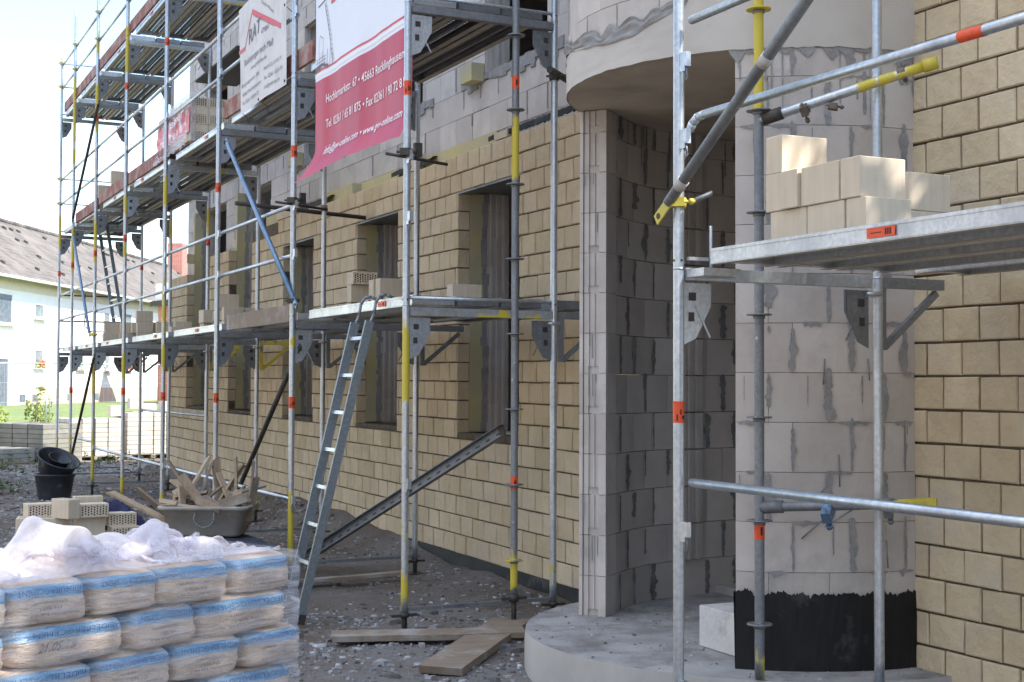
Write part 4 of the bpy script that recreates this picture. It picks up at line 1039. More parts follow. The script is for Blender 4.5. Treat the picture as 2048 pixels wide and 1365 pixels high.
for (x, y, r_, rz, lb) in ((3.742, 4.298, 0, 0, 'bottom brick at the near corner of the stack on the right deck'), (3.68, 4.485, 0, 90, 'middle brick of the bottom row on the right deck'), (3.68, 4.732, 0, 90, 'far left brick of the bottom row on the right deck'),
        (3.735, 4.325, 1, 0, 'big pale brick on the near corner of the second row on the right deck'), (3.672, 4.513, 1, 90, 'second row brick showing its long face, left of the near corner brick'), (3.72, 4.699, 1, 0, 'narrow end brick in the second row under the topmost brick, right one'), (3.735, 4.822, 1, 0, 'narrow end brick in the second row under the topmost brick, left one'),
        (3.737, 4.82, 2, 0, 'topmost single brick of the stack on the right deck'), (4.20, 4.56, 1, 0, 'upper greyish brick behind the stack, against the facing wall'), (4.18, 4.56, 0, 0, 'lower greyish brick behind the stack, against the facing wall')):
    brick(x, y, z0 + .1645 * r_, rz, False, lb, GD)
GD = 'bricks on the first deck beside the ladder'
for (x, y, r_, rz, ly, lb) in ((4.32, 11.26, 1, 0, False, 'upper brick right of the ladder hooks on the lowest deck'), (4.32, 11.43, 1, 0, False, 'upper brick second from the right above the ladder hooks'), (4.36, 11.18, 0, 0, False, 'bottom brick nearest the grey post above the ladder'),
        (4.30, 11.32, 0, 0, False, 'bottom brick in the middle of the row above the ladder hooks'), (4.30, 11.50, 0, 0, False, 'bottom brick under the upper pair, beside the column of three bricks'), (4.37, 12.16, 0, 0, False, 'bottom brick of the column left of the ladder hooks'),
        (4.36, 12.13, 1, 0, False, 'middle brick of the column left of the ladder hooks'), (4.36, 12.10, 2, 0, True, 'perforated brick lying on top of the column left of the ladder hooks'), (4.24, 9.50, 0, 0, False, 'single brick standing alone on the lowest deck in front of the nearest window')):
    brick(x, y, z0 + .1645 * r_, rz, ly, lb, GD)
GD = 'bricks on the first deck behind the toe board'
for (x, y, r_, rz, lb) in ((4.27, 16.46, 0, 0, 'bottom brick of the three high column behind the toe board'), (4.27, 16.46, 1, 0, 'middle brick of the three high column behind the toe board'), (4.25, 16.6, 2, 0, 'top brick of the three high column behind the toe board'),
        (4.53, 16.5, 0, 0, 'lower brick right of the three high column'), (4.53, 16.5, 1, 0, 'upper brick right of the three high column'), (4.15, 17.3, 0, 90, 'lower brick left of the three high column'), (4.13, 17.25, 1, 90, 'upper brick left of the three high column'), (4.10, 18.6, 0, 0, 'lone low brick lying left of the bricks behind the toe board'), (4.36, 18.6, 0, 90, 'lone low brick against the wall, left of those behind the toe board')):
    brick(x, y, z0 + .1645 * r_, rz, False, lb, GD)
GD = 'bricks on the far end of the first deck'
for (x, y, r_, nm) in ((3.72, 21.6, 0, 'bottom brick of the leftmost pair'), (3.74, 21.62, 1, 'top brick of the leftmost pair'), (3.95, 21.5, 0, 'bottom brick of the second column from the left'), (3.96, 21.5, 1, 'top brick of the second column from the left'), (4.13, 21.1, 0, 'bottom brick of the tall column'), (4.13, 21.1, 1, 'second brick up in the tall column'), (4.12, 21.1, 2, 'top brick of the tall column'),
        (4.38, 20.9, 0, 'bottom brick beside the tall column'), (4.38, 20.9, 1, 'upper brick beside the tall column'), (4.62, 20.7, 0, 'bottom brick of the rightmost pair'), (4.62, 20.7, 1, 'top brick of the rightmost pair'), (4.1, 21.36, 1, 'half hidden brick behind the tall column'), (4.35, 21.2, 1, 'half hidden brick behind the right columns')):
    brick(x, y, z0 + .1645 * r_, 0, False, nm + ', far end of the lowest deck', GD)
GD = 'bricks on the far end of the second deck'
for (x, y, r_, nm) in ((3.50, 20.9, 0, 'bottom left brick'), (3.5, 20.9, 1, 'upper left brick'), (3.60, 20.35, 0, 'bottom middle brick'), (3.60, 20.35, 1, 'upper middle brick'), (3.62, 20.5, 2, 'topmost brick'), (3.86, 20.3, 0, 'bottom brick right of the middle'), (3.86, 20.3, 1, 'upper brick right of the middle'), (4.1, 20.2, 1, 'upper rightmost brick'), (4.1, 20.2, 0, 'bottom rightmost brick'), (3.75, 18.9, 1, 'upper brick standing apart'), (3.75, 18.9, 0, 'lower brick standing apart')):
    brick(x, y, 4.213 + .1645 * r_, 0, False, nm + ', far heap on the second deck', GD)

# pile of bricks on the ground
gp = MB()
def pallet(name, label, c, lx, ly, rz, mat_='wood', group=None):
    g = MB(); ca, sa = math.cos(rz), math.sin(rz); U_ = Vector((ca, sa, 0)); V_ = Vector((-sa, ca, 0)); c = Vector(c)
    for k in range(5): g.obox(c + V_ * (ly * (-.5 + (k + .5) / 5)) + Vector((0, 0, .133)), U_ * lx / 2, V_ * ly * .085, (0, 0, .011))
    for k in (-1, 0, 1):
        g.obox(c + U_ * (lx / 2 - .05) * k + Vector((0, 0, .111)), U_ * .05, V_ * ly / 2, (0, 0, .0105))
        for j in (-1, 0, 1): g.obox(c + U_ * (lx / 2 - .05) * k + V_ * (ly / 2 - .06) * j + Vector((0, 0, .061)), U_ * .048, V_ * .055, (0, 0, .039))
    for j in (-1, 0, 1): g.obox(c + V_ * (ly / 2 - .06) * j + Vector((0, 0, .011)), U_ * lx / 2, V_ * .05, (0, 0, .0105))
    return tag(g.build(name, mat_, None, c), label, 'pallet', group)
pz = gz(1.85, 12.5)
pallet('pallet', 'dark wooden pallet under the loose pile of perforated bricks', (1.85, 12.6, pz), 1.15, .8, -.15)
GD = 'perforated bricks piled on the ground'; z0 = pz + .147; yy = 12.25
pile = [(1.42, 0, 0, 1), (1.67, 0, 0, 0), (1.92, .0, 0, 1), (2.17, 0, 0, 1), (2.30, .14, 0, 0)]
LB = 'brick in the pile on the ground, '
for (x, y, z, ly, rz, lb) in (
        (1.47, 12.35, 0, 0, 90, 'bottom row far left end'), (1.68, 12.30, 0, 0, 5, 'bottom row second from the left'), (1.95, 12.27, 0, 0, 2, 'bottom row in the middle'), (2.24, 12.30, 0, 1, 4, 'perforated, bottom row far right'),
        (1.43, 12.38, .165, 0, 80, 'standing on the far left end'), (1.66, 12.27, .165, 0, 3, 'second row, plain, left of the middle'), (1.95, 12.25, .165, 0, 2, 'second row, plain, in the middle'), (2.24, 12.27, .117, 1, 4, 'perforated, second row on the right'),
        (2.22, 12.31, .234, 1, 6, 'plain sided, top right'), (1.56, 12.40, .33, 1, 8, 'perforated, top left'), (1.74, 12.18, .33, 0, -62, 'plain, top row, second from left'), (1.97, 12.22, .33, 1, 3, 'perforated, topmost in the middle front'), (1.96, 12.42, .33, 0, 3, 'topmost in the middle behind')):
    brick(x, y, z0 + z * .98, rz, bool(ly), LB + lb, GD)
brick(2.44, 15.2, gz(2.44, 15.2) + .16, 20, False, 'lone brick standing behind the pile near the black tubs', 'perforated bricks piled on the ground').location.z = gz(2.44, 15.2) + .09
# navy jacket thrown over the bricks
g = MB()
def jk(a, b):
    x = 2.02 + .42 * a; y = 12.62 - .26 * a + (b - .5) * .34
    h = .31 * (math.sin(math.pi * min(1, max(0, a))) ** .4) * (math.sin(math.pi * b) ** .5) * (1 - .45 * a)
    f = .035 * nz3(a * 7, b * 5, 2) + .02 * nz3(a * 17, b * 12)
    return (x, y, z0 + .18 + h + f)
g.grid(jk, 40, 24); tag(g.build('jacket', 'cloth', None, (2.2, 12.6, z0 + .1)), 'crumpled navy cloth thrown over the back of the brick pile', 'cloth')
# ------------------------------------------------------------ rubber tubs
def tub(name, label, c, r, h, tilt=0, az=0, inner=False):
    g = MB(); n = 32
    prof = [(.74, 0), (.80, .10), (.97, .92), (1.04, .93), (1.06, 1.0), (1.0, 1.0), (.93, .93), (.77, .08), (0.001, .06)]
    i = len(g.v); Mx = Matrix.Rotation(az, 4, 'Z') @ Matrix.Rotation(tilt, 4, 'Y')
    for k, (rr_, zz) in enumerate(prof):
        for j in range(n): a = 2 * math.pi * j / n; w_ = 1 + .015 * math.sin(3 * a); g.v.append(tuple(Vector(c) + Mx @ Vector((r * rr_ * w_ * math.cos(a), r * rr_ * w_ * math.sin(a), h * zz))))
    for k in range(len(prof) - 1):
        for j in range(n): g.f.append((i + k * n + j, i + k * n + (j + 1) % n, i + (k + 1) * n + (j + 1) % n, i + (k + 1) * n + j)); g.m.append(0); g.sm.append(True)
    g.f.append(tuple(i + n - 1 - j for j in range(n))); g.m.append(0); g.sm.append(False)
    return tag(g.build(name, 'tub', None, c), label, 'tub', 'black mortar tubs')
tz = gz(2.68, 19.8)
tub('mortar_tub', 'black rubber tub standing upright on the soil under the tilted one', (2.68, 19.8, tz), .27, .37)
tub('mortar_tub', 'large black tub lying tilted in the rim of the upright one', (2.66, 19.80, tz + .38), .28, .24, .50, -1.05)
tub('mortar_tub', 'small black bucket lying inside the tilted tub', (2.70, 19.74, tz + .47), .15, .14, .50, -1.05)
# ------------------------------------------------------------ blue covered pallet, trough and scrap wood
g = MB()
def cov(a, b):
    x0, x1, y0, y1 = 2.30, 3.02, 10.25, 11.45
    return (x0 + (x1 - x0) * a, y0 + (y1 - y0) * b, .385 + .012 * nz3(a * 5, b * 7) + .006 * nz3(a * 18, b * 22))
g.grid(cov, 24, 40)
for side in range(4):
    def sd_(a, b, side=side):
        u = a; p = cov(u, 0) if side == 0 else cov(1, u) if side == 1 else cov(1 - u, 1) if side == 2 else cov(0, 1 - u)
        nx, ny_ = ((0, -1), (1, 0), (0, 1), (-1, 0))[side]; o_ = .022 * abs(nz3(u * 14, side * 9 + b * 1.5)) * b * 2
        return (p[0] + nx * o_, p[1] + ny_ * o_, p[2] * (1 - b) + .04 * b)
    g.grid(sd_, 40, 8)
tag(g.build('covered_pallet', 'tarp', None, (2.66, 10.9, 0)), 'low pallet load covered with dark blue sheeting behind the cement bags', 'covered pallet')
tr = thing('mortar_trough', 'rectangular grey mortar trough filled with broken boards', 'trough', (2.70, 11.05, .395))
g = MB(); fx = Vector((.90, -.43, 0)).normalized(); fy = Vector((.43, .90, 0)).normalized(); cT = Vector((2.72, 11.16, .395))
def rr(hx, hy, z, rad, n=5):
    pts = []
    for (sx, sy, a0) in ((1, 1, 0), (-1, 1, 90), (-1, -1, 180), (1, -1, 270)):
        for k in range(n + 1): a = R(a0 + 90 * k / n); pts.append(cT + fx * (sx * (hx - rad) + rad * math.cos(a)) + fy * (sy * (hy - rad) + rad * math.sin(a)) + Vector((0, 0, z)))
    return pts
prof = [(.27, .19, 0, .05), (.29, .21, .02, .06), (.335, .255, .215, .07), (.365, .285, .217, .08), (.37, .29, .24, .08), (.36, .28, .248, .08), (.325, .245, .235, .06), (.275, .195, .03, .05)]
i0 = 0
for k, p in enumerate(prof): g.v += [tuple(v) for v in rr(*p)]
n = 24
for k in range(len(prof) - 1):
    for j in range(n): g.f.append((k * n + j, k * n + (j + 1) % n, (k + 1) * n + (j + 1) % n, (k + 1) * n + j)); g.m.append(0); g.sm.append(True)
g.f.append(tuple(n - 1 - j for j in range(n))); g.m.append(0); g.sm.append(False); g.f.append(tuple((len(prof) - 1) * n + j for j in range(n))); g.m.append(0); g.sm.append(False)
g.build('trough_body', 'trough', tr)
g = MB(); ctr = cT - fy * .285 + fx * .02 + Vector((0, 0, .185)); pts = [ctr + fx * .072 * math.cos(a) + Vector((0, 0, .072 * math.sin(a))) - fy * .02 * (1 - math.sin(a)) for a in [math.pi * (1.05 + 1.0 * k / 0.9 / 12) for k in range(12)]]
pts = [cT - fy * .275 + fx * (.02 - .075) + Vector((0, 0, .20))] + [cT - fy * .305 + fx * (.02 + .078 * math.cos(a)) + Vector((0, 0, .155 + .07 * math.sin(a))) for a in [math.pi * (1 + k / 10) for k in range(11)]] + [cT - fy * .275 + fx * (.02 + .075) + Vector((0, 0, .20))]
g.path(pts, .0065, 8); g.build('ring_handle', 'galv_dark', tr)
def plank(p, q, wd, th, label, group, m='wood_light', roll=0, name='scrap_board', cat='board'):
    p = Vector(p); q = Vector(q); d = (q - p); L_ = d.length; d.normalize(); t = Vector((0, 0, 1)) if abs(d.z) < .95 else Vector((1, 0, 0))
    u = d.cross(t).normalized(); v = u.cross(d); ca, sa = math.cos(roll), math.sin(roll); u, v = u * ca + v * sa, v * ca - u * sa
    g = MB(); n = 6; c0 = p; prev = None; i = 0
    for k in range(n + 1):
        s = L_ * k / n; wj = wd * (1 + .06 * nz3(k * .9, p.x * 9, q.y)) / 2; hj = th / 2
        e = d * (rnd.uniform(-.012, .012) if k in (0, n) else 0); c = p + d * s + v * .004 * nz3(k * .5, p.y * 7)
        g.v += [tuple(c + u * sx * wj + v * sz * hj + e * (sx + 1.4 * sz)) for sx, sz in ((-1, -1), (1, -1), (1, 1), (-1, 1))]
    for k in range(n):
        for j in range(4): g.f.append((k * 4 + j, k * 4 + (j + 1) % 4, k * 4 + 4 + (j + 1) % 4, k * 4 + 4 + j)); g.m.append(0); g.sm.append(False)
    g.f.append((3, 2, 1, 0)); g.f.append((n * 4, n * 4 + 1, n * 4 + 2, n * 4 + 3)); g.m += [0, 0]; g.sm += [False, False]
    return tag(g.build(name, m, None, p), label, cat, group)
def TP(a, b, z): v = cT + fx * a + fy * b; return (v.x, v.y, .395 + z)
GT = 'broken boards heaped in the mortar trough'
sp = [((-.30, .1, .10), (-.62, .15, .47)), ((-.32, -.1, .12), (-.82, .02, .46)), ((.05, -.1, .12), (-.20, -.15, .66)), ((-.15, 0, .1), (.0, .1, .78)), ((.10, .1, .05), (.02, .12, .80)), ((.22, .0, .05), (.20, .05, .84)), ((.30, .05, .05), (.34, .10, .80)),
      ((-.25, -.1, .18), (-.05, .2, .82)), ((.12, -.15, .2), (-.32, .1, .58)), ((.0, -.2, .22), (.34, -.1, .42)), ((-.3, -.15, .24), (.12, -.25, .30)), ((.25, -.1, .15), (.05, .1, .66)), ((-.1, .15, .2), (-.40, .25, .78)), ((.1, .15, .3), (.42, .2, .52)), ((-.28, .0, .30), (-.02, .0, .46)), ((.33, -.1, .1), (.38, -.05, .62)), ((.02, -.05, .15), (.24, .15, .74)), ((-.2, .1, .22), (.3, .12, .36))]
for k, (a, b) in enumerate(sp):
    plank(TP(*a), TP(b[0], b[1], b[2] * .74), rnd.uniform(.055, .10), .02, 'broken weathered pallet board sticking out of the mortar trough', GT, 'wood_light' if k % 3 else 'wood', rnd.uniform(-1.2, 1.2))
plank(TP(-.05, -.24, .30), TP(.14, -.24, .22), .06, .05, 'pale sawn timber offcut on the front rim of the trough', GT, 'wood_light')
for k in range(16):
    a = rnd.uniform(-.3, .3); b = rnd.uniform(-.2, .2); an = rnd.uniform(0, 3.14); l_ = rnd.uniform(.12, .26)
    plank(TP(a - l_ * .5 * math.cos(an), b - l_ * .35 * math.sin(an), rnd.uniform(.20, .27)), TP(a + l_ * .5 * math.cos(an), b + l_ * .35 * math.sin(an), rnd.uniform(.24, .40)), rnd.uniform(.03, .08), .018, 'broken weathered pallet board sticking out of the mortar trough', GT, 'wood_light' if k % 2 else 'wood', rnd.uniform(-1, 1))
GB = 'boards lying on the ground left of the trough'
def gpt(x, y, z=.03): return (x, y, gz(x, y) + z)
plank(gpt(2.15, 13.1, .05), gpt(3.05, 12.9, .22), .12, .02, 'long thin board lying left of the trough, nearest the brick pile', GB, 'wood')
plank(gpt(2.30, 14.6, .04), gpt(3.25, 14.2, .06), .16, .022, 'upper flat board left of the trough, beside the yellow pole foot', GB, 'wood')
plank(gpt(2.15, 12.4, .02), gpt(2.9, 12.9, .06), .10, .022, 'pale slat pointing at the trough from the left', GB, 'wood_light')
plank(gpt(3.0, 10.7, .05), gpt(4.15, 10.5, .06), .10, .024, 'dark slat on the soil right of the blue covered pallet', GB, 'wood')
# boards in front
GF = 'boards lying in front of the scaffold'
plank((2.78, 8.22, gz(2.78, 8.22) + .05), (3.95, 7.86, .05), .22, .035, 'long plank lying under the post foot in front of the scaffold', GF, 'wood')
plank((3.06, 7.16, gz(3.06, 7.16) + .04), (4.02, 8.22, .05), .26, .045, 'broad dusty plank under the ringed pole, beside the round slab', GF, 'wood')
# perforated steel plank leaning into the window
lb = thing('leaning_plank', 'perforated grey steel plank leaning from the ground into the nearest window', 'plank', (3.55, 11.4, .05))
p = Vector((4.50, 9.32, 1.28)); q = Vector((3.58, 11.55, .06)); d = (q - p).normalized(); u = d.cross(Vector((1, 0, 0))).normalized()
g = MB(); c = (p + q) / 2; L_ = (q - p).length; g.obox(c, d * L_ / 2, u * .045, (.003, 0, 0)); g.obox(c + u * .044 + Vector((-.02, 0, 0)), d * L_ / 2, u * .002, (.02, 0, 0)); g.obox(c - u * .044 + Vector((-.02, 0, 0)), d * L_ / 2, u * .002, (.02, 0, 0)); g.build('channel', 'galv_dark', lb)
g = MB()
for k in range(22): g.obox(p + d * (L_ * (k + .6) / 23) - Vector((.0045, 0, 0)), d * .022, u * .006, (.001, 0, 0))
g.build('slots', 'dark_steel', lb); g = MB()
for k in (.0, .42, .97): g.obox(p + d * (L_ * (k * .98 + .01)) - Vector((.006, 0, 0)), d * .03, u * .047, (.002, 0, 0))
g.build('end_strap', 'dark_steel', lb)

# ------------------------------------------------------------ banner and site sign
bn = thing('banner', 'large red and white sheet banner with an address hanging from the scaffold', 'banner', (3.39, 9.4, 4.1))
BY0, BY1, BZ0, BZ1 = 10.46, 8.40, 3.25, 5.5                 # left edge Y, right edge Y, bottom, top
def bsurf(u, z, off=0):
    """u metres from the left edge, z height"""
    y = BY0 - u; W_ = BY0 - BY1
    tz_ = (z - BZ0) / (BZ1 - BZ0)
    x = 3.356 + .008 * math.sin(u * 7.0 + z * 1.2) + .006 * nz3(u * 2.4, z * 1.6) - .005 * abs(math.sin(u * math.pi / .43)) ** 4
    y -= .02 * nz3(z * 2, 4) * (1 - u / W_)
    low_ = max(0, 1 - (z - BZ0) / .22); lft = max(0, 1 - u / 1.4)
    y += low_ ** 1.5 * .17 * lft + .22 * max(0, 1 - u / .6) * max(0, 1 - abs(z - 3.95) / 1.6) * -.28
    x -= low_ ** 1.5 * (.07 + .05 * lft)
    z2 = z + .03 * math.sin(u * 1.5) * low_ - .035 * lft * low_
    
    y -= .03 * max(0, (u - W_ + .3) / .3) * math.sin(max(0, min(1, (z - 3.25) / .8)) * 3.14)
    return (x - off, y, z2)
ZR = 4.005                                                  # top of the red field
g = MB(); W_ = BY0 - BY1
g.grid(lambda a, b: bsurf(W_ * a, BZ0 + (ZR - BZ0) * b), 170, 34, 0)
g.grid(lambda a, b: bsurf(W_ * a, ZR + .0 + (BZ1 - ZR) * b), 170, 40, 1)
g.build('sheet', ['red_sheet', 'white_sheet'], bn)
g = MB(); g.grid(lambda a, b: bsurf(W_ * a, ZR + .028 + .03 * b, .002), 70, 2, 0)
# crane and building drawing printed on the left of the white field
def ln(p, q, wd):
    n = 8
    for k in range(n):
        a = [p[0] + (q[0] - p[0]) * k / n, p[1] + (q[1] - p[1]) * k / n]; b = [p[0] + (q[0] - p[0]) * (k + 1) / n, p[1] + (q[1] - p[1]) * (k + 1) / n]
        dx, dz = b[0] - a[0], b[1] - a[1]; l = math.hypot(dx, dz); nx, nz_ = -dz / l * wd / 2, dx / l * wd / 2
        g.face([bsurf(a[0] - nx, a[1] - nz_, .003), bsurf(b[0] - nx, b[1] - nz_, .003), bsurf(b[0] + nx, b[1] + nz_, .003), bsurf(a[0] + nx, a[1] + nz_, .003)], 1)
ln((.22, 4.60), (.42, 4.09), .008); ln((.25, 4.60), (.46, 4.09), .004); ln((.06, 4.60), (.30, 4.63), .010)
for k in range(12): ln((.225 + .0165 * k, 4.58 - .041 * k), (.262 + .0172 * k, 4.56 - .041 * k), .003)
ln((.08, 4.22), (.11, 4.36), .005); ln((.11, 4.36), (.19, 4.32), .005); ln((.19, 4.32), (.20, 4.10), .005)
for k in range(7): ln((.05 + .06 * k, 4.075), (.05 + .06 * k, 4.17 + .06 * abs(math.sin(k * 2.1))), .006)
for k in range(4): ln((.02, 4.09 + .028 * k), (.26, 4.095 + .028 * k), .004)
g.face([bsurf(.01, 4.07, .003), bsurf(.32, 4.07, .003), bsurf(.32, 4.10, .003), bsurf(.16, 4.13, .003), bsurf(.01, 4.12, .003)], 1)
g.face([bsurf(.36, 4.56, .003), bsurf(.50, 4.56, .003), bsurf(.50, 4.62, .003), bsurf(.36, 4.62, .003)], 2)
g.grid(lambda a, b: bsurf(W_ * a, ZR + .066 + .016 * b, .002), 70, 1, 2)
g.build('printed_picture', ['text_white', 'text_grey', 'red_print'], bn)
g = MB()
for body, u0, z_, wd in (("Hochlarmarkstr. 67 \u2022 45663 Recklinghausen", .285, 3.80, 1.68), ("Tel. 02361 / 65 81 875 \u2022 Fax 02361 / 90 72 81", .285, 3.605, 1.68), ("info@gvv-online.com \u2022 www.gvv-online.com", .30, 3.400, 1.66)):
    add_text(g, body, wd, lambda x, y, u0=u0, z_=z_: bsurf(u0 + x, z_ + y, .0055), height=.066, bold=.008)
g.build('lettering', 'text_white', bn)
# site sign
sg = thing('site_sign', 'weathered white tarpaulin sign with a red roof outline tied to the scaffold rails', 'sign', (3.3, 11.8, 4.6))
SY0, SZ0 = 12.62, 4.115
def ssurf(u, z, off=0): return (3.300 + .008 * math.sin(u * 5 + z * 3) + .006 * nz3(u * 3, z * 3) - off, SY0 - u, z + .0)
g = MB(); g.grid(lambda a, b: ssurf((1.55) * a + .10 * (1 - b) * (1 - a) , SZ0 + 1.0 * b + .006 * a), 36, 24)
g.build('tarpaulin', 'sign', sg)
g = MB(); k_ = lambda y, z: (SY0 - y, z)
def band(p, q, wd, m=0):
    p = k_(*p); q = k_(*q); dx, dz = q[0] - p[0], q[1] - p[1]; l = math.hypot(dx, dz); nx, nz_ = -dz / l * wd / 2, dx / l * wd / 2
    for j in range(6):
        a = (p[0] + dx * j / 6, p[1] + dz * j / 6); b = (p[0] + dx * (j + 1) / 6, p[1] + dz * (j + 1) / 6)
        g.face([ssurf(a[0] - nx, a[1] - nz_, .003), ssurf(b[0] - nx, b[1] - nz_, .003), ssurf(b[0] + nx, b[1] + nz_, .003), ssurf(a[0] + nx, a[1] + nz_, .003)], m)
band((12.60, 4.71), (12.36, 4.705), .035); band((12.37, 4.70), (12.10, 4.99), .018); band((12.11, 4.985), (11.24, 4.65), .045)
band((12.07, 4.94), (11.45, 4.70), .005, 1)
add_text(g, "RAT", .40, lambda x, y: ssurf(.40 + x, 4.705 + .0 + y + x * .10, .004), height=.135, m=1, shear=.1, bold=.006)
add_text(g, "GMBH", .19, lambda x, y: ssurf(.82 + x, 4.71 + y, .004), height=.05, m=1)
add_text(g, "Dach+Wand", .34, lambda x, y: ssurf(.80 + x, 4.99 + y - x * .50, .004), height=.035, m=1)
for body, ya, z_, wd, h in (("Bauleistungen nach Ma\u00df", 12.40, 4.545, .93, .062), ("www.gmbh-bau.de", 12.16, 4.462, .52, .038), ("Bergknappenstr. 206", 12.50, 4.362, .64, .036), ("45663 Recklinghausen", 12.47, 4.272, .68, .036), ("Tel. 02361 / 658 64 72", 12.47, 4.190, .60, .036),
        ("Mobil 0172 / 19 73 3 71", 11.70, 4.362, .48, .036), ("Fax. 02361 / 65 81 38", 11.68, 4.275, .49, .036), ("info@gmbh-bau.de", 11.68, 4.195, .42, .034)):
    add_text(g, body, wd, lambda x, y, ya=ya, z_=z_: ssurf(SY0 - ya + x, z_ + y, .004), height=h, m=1)
g.build('lettering', ['red_print', 'text_grey'], sg)
g = MB()
for (u, z) in ((.08, 4.16), (1.5, 4.16), (1.5, 4.80), (.75, 4.14)): g.path([ssurf(u, z, .004), (3.36, SY0 - u - .03, z - .06), (3.37, SY0 - u - .05, z - .12)], .003, 5); g.tube(ssurf(u, z, .0), ssurf(u, z, .006), .012, 8)
g.build('tie', 'dark_steel', sg)

# ------------------------------------------------------------ wrapped brick pallet on the second deck
wp = thing('wrapped_brick_pack', 'pallet of perforated bricks in torn red and white film on the second deck', 'brick pack', (3.80, 15.8, 4.215))
pallet_o = MB(); x0, x1, y0, y1 = 3.40, 4.30, 15.0, 16.68; zt = 4.213
for k in range(4): pallet_o.box(x0 + .02, x1 - .02, y0 + .02 + k * .53, y0 + .10 + k * .53, zt, zt + .05)
pallet_o.box(x0 + .02, x1 - .02, y0 + .02, y1 - .02, zt + .05, zt + .07); pallet_o.build('pallet', 'wood', wp)
g = MB(); zz = zt + .072; hole = MB()
for k in range(6):
    h = .105 if k % 2 == 0 else .083; nb_ = 7; yb = y0
    if k == 5: h = .0
    h = (.10, .085, .105, .085, .105)[k] if k < 5 else 0
    if not h: break
    xx = x0 + (.0 if k % 2 else .0)
    while xx < x1 - .05:
        w2 = .20 if k % 2 == 0 else .205; g.box(xx + .002, min(xx + w2, x1) - .002, y0 + rnd.uniform(0, .006), y0 + .10, zz + .001, zz + h - .002)
        if k % 2 == 0:
            for a in range(7):
                for b in range(4):
                    if (a + b) % 2 == 0 or True: hole.box(xx + .022 + a * .0235, xx + .033 + a * .0235, y0 - .001, y0 + .02, zz + .014 + b * .021 + (.006 if a % 2 else 0), zz + .026 + b * .021 + (.006 if a % 2 else 0))
        xx += w2
    for c in range(8): g.box(x0, x1, y0 + .104 + c * .197, y0 + .104 + (c + 1) * .197 - .004, zz + .001, zz + h - .002)
    zz += h
g.build('brick_stack', 'brick', wp); hole.build('holes', 'brick_hole', wp)
PT = zz
def pf(u, z, off=.01):                                       # film over the -X face, u along +Y from the near corner
    return (x0 - off - .02 * abs(nz3(u * 6, z * 7)) - .012 * abs(nz3(u * 16, z * 15, 2)), y0 - .008 + u, z)
g = MB(); g.grid(lambda a, b: pf((y1 - y0) * a, zt + .16 + (PT - .12 - zt - .16) * b + .04 * a * b), 40, 20)
g.build('red_film', mat('red_printed_film', (.66, .05, .06), (.70, .22, .24), .3, 0, 5, lo=.42, hi=.62, bs=.8, bd=.02, c3=(.8, .8, .84), s3=5, lo3=.52, hi3=.62), wp)
g = MB(); add_text(g, "Feiser", .80, lambda x, y: pf(.92 - x, PT - .26 + y + .07 * x, .048), height=.11, bold=.01); add_text(g, "www.feiser.de", .7, lambda x, y: pf(1.3 - x, zt + .21 + y, .048), height=.03)
g.build('lettering', 'text_white', wp)
g = MB(); g.grid(lambda a, b: (x0 - .03 - .05 * abs(nz3(a * 9, b * 5)) - .03 * (1 - b), y0 - .02 + 1.7 * a, zt + .0 + .17 * b + .03 * nz3(a * 14, b * 3)), 50, 8, sm=False)
g.grid(lambda a, b: (x0 - .012 + .07 * b, y0 - .015 - .012 * abs(nz3(a * 9, b * 5, 4)), zt + .05 + (PT - zt) * a), 30, 8, sm=False)
g.grid(lambda a, b: (x0 + .3 * a + .1 * b, y0 + .3 * a, PT + .16 * (1 - a) * (1 - b) + .02 * nz3(a * 6, b * 6)), 8, 8, sm=False)
g.grid(lambda a, b: pf((y1 - y0) * a * .6 + .0, PT - .13 + .16 * b, .012), 20, 6, sm=False)
g.build('torn_film', 'foil', wp)

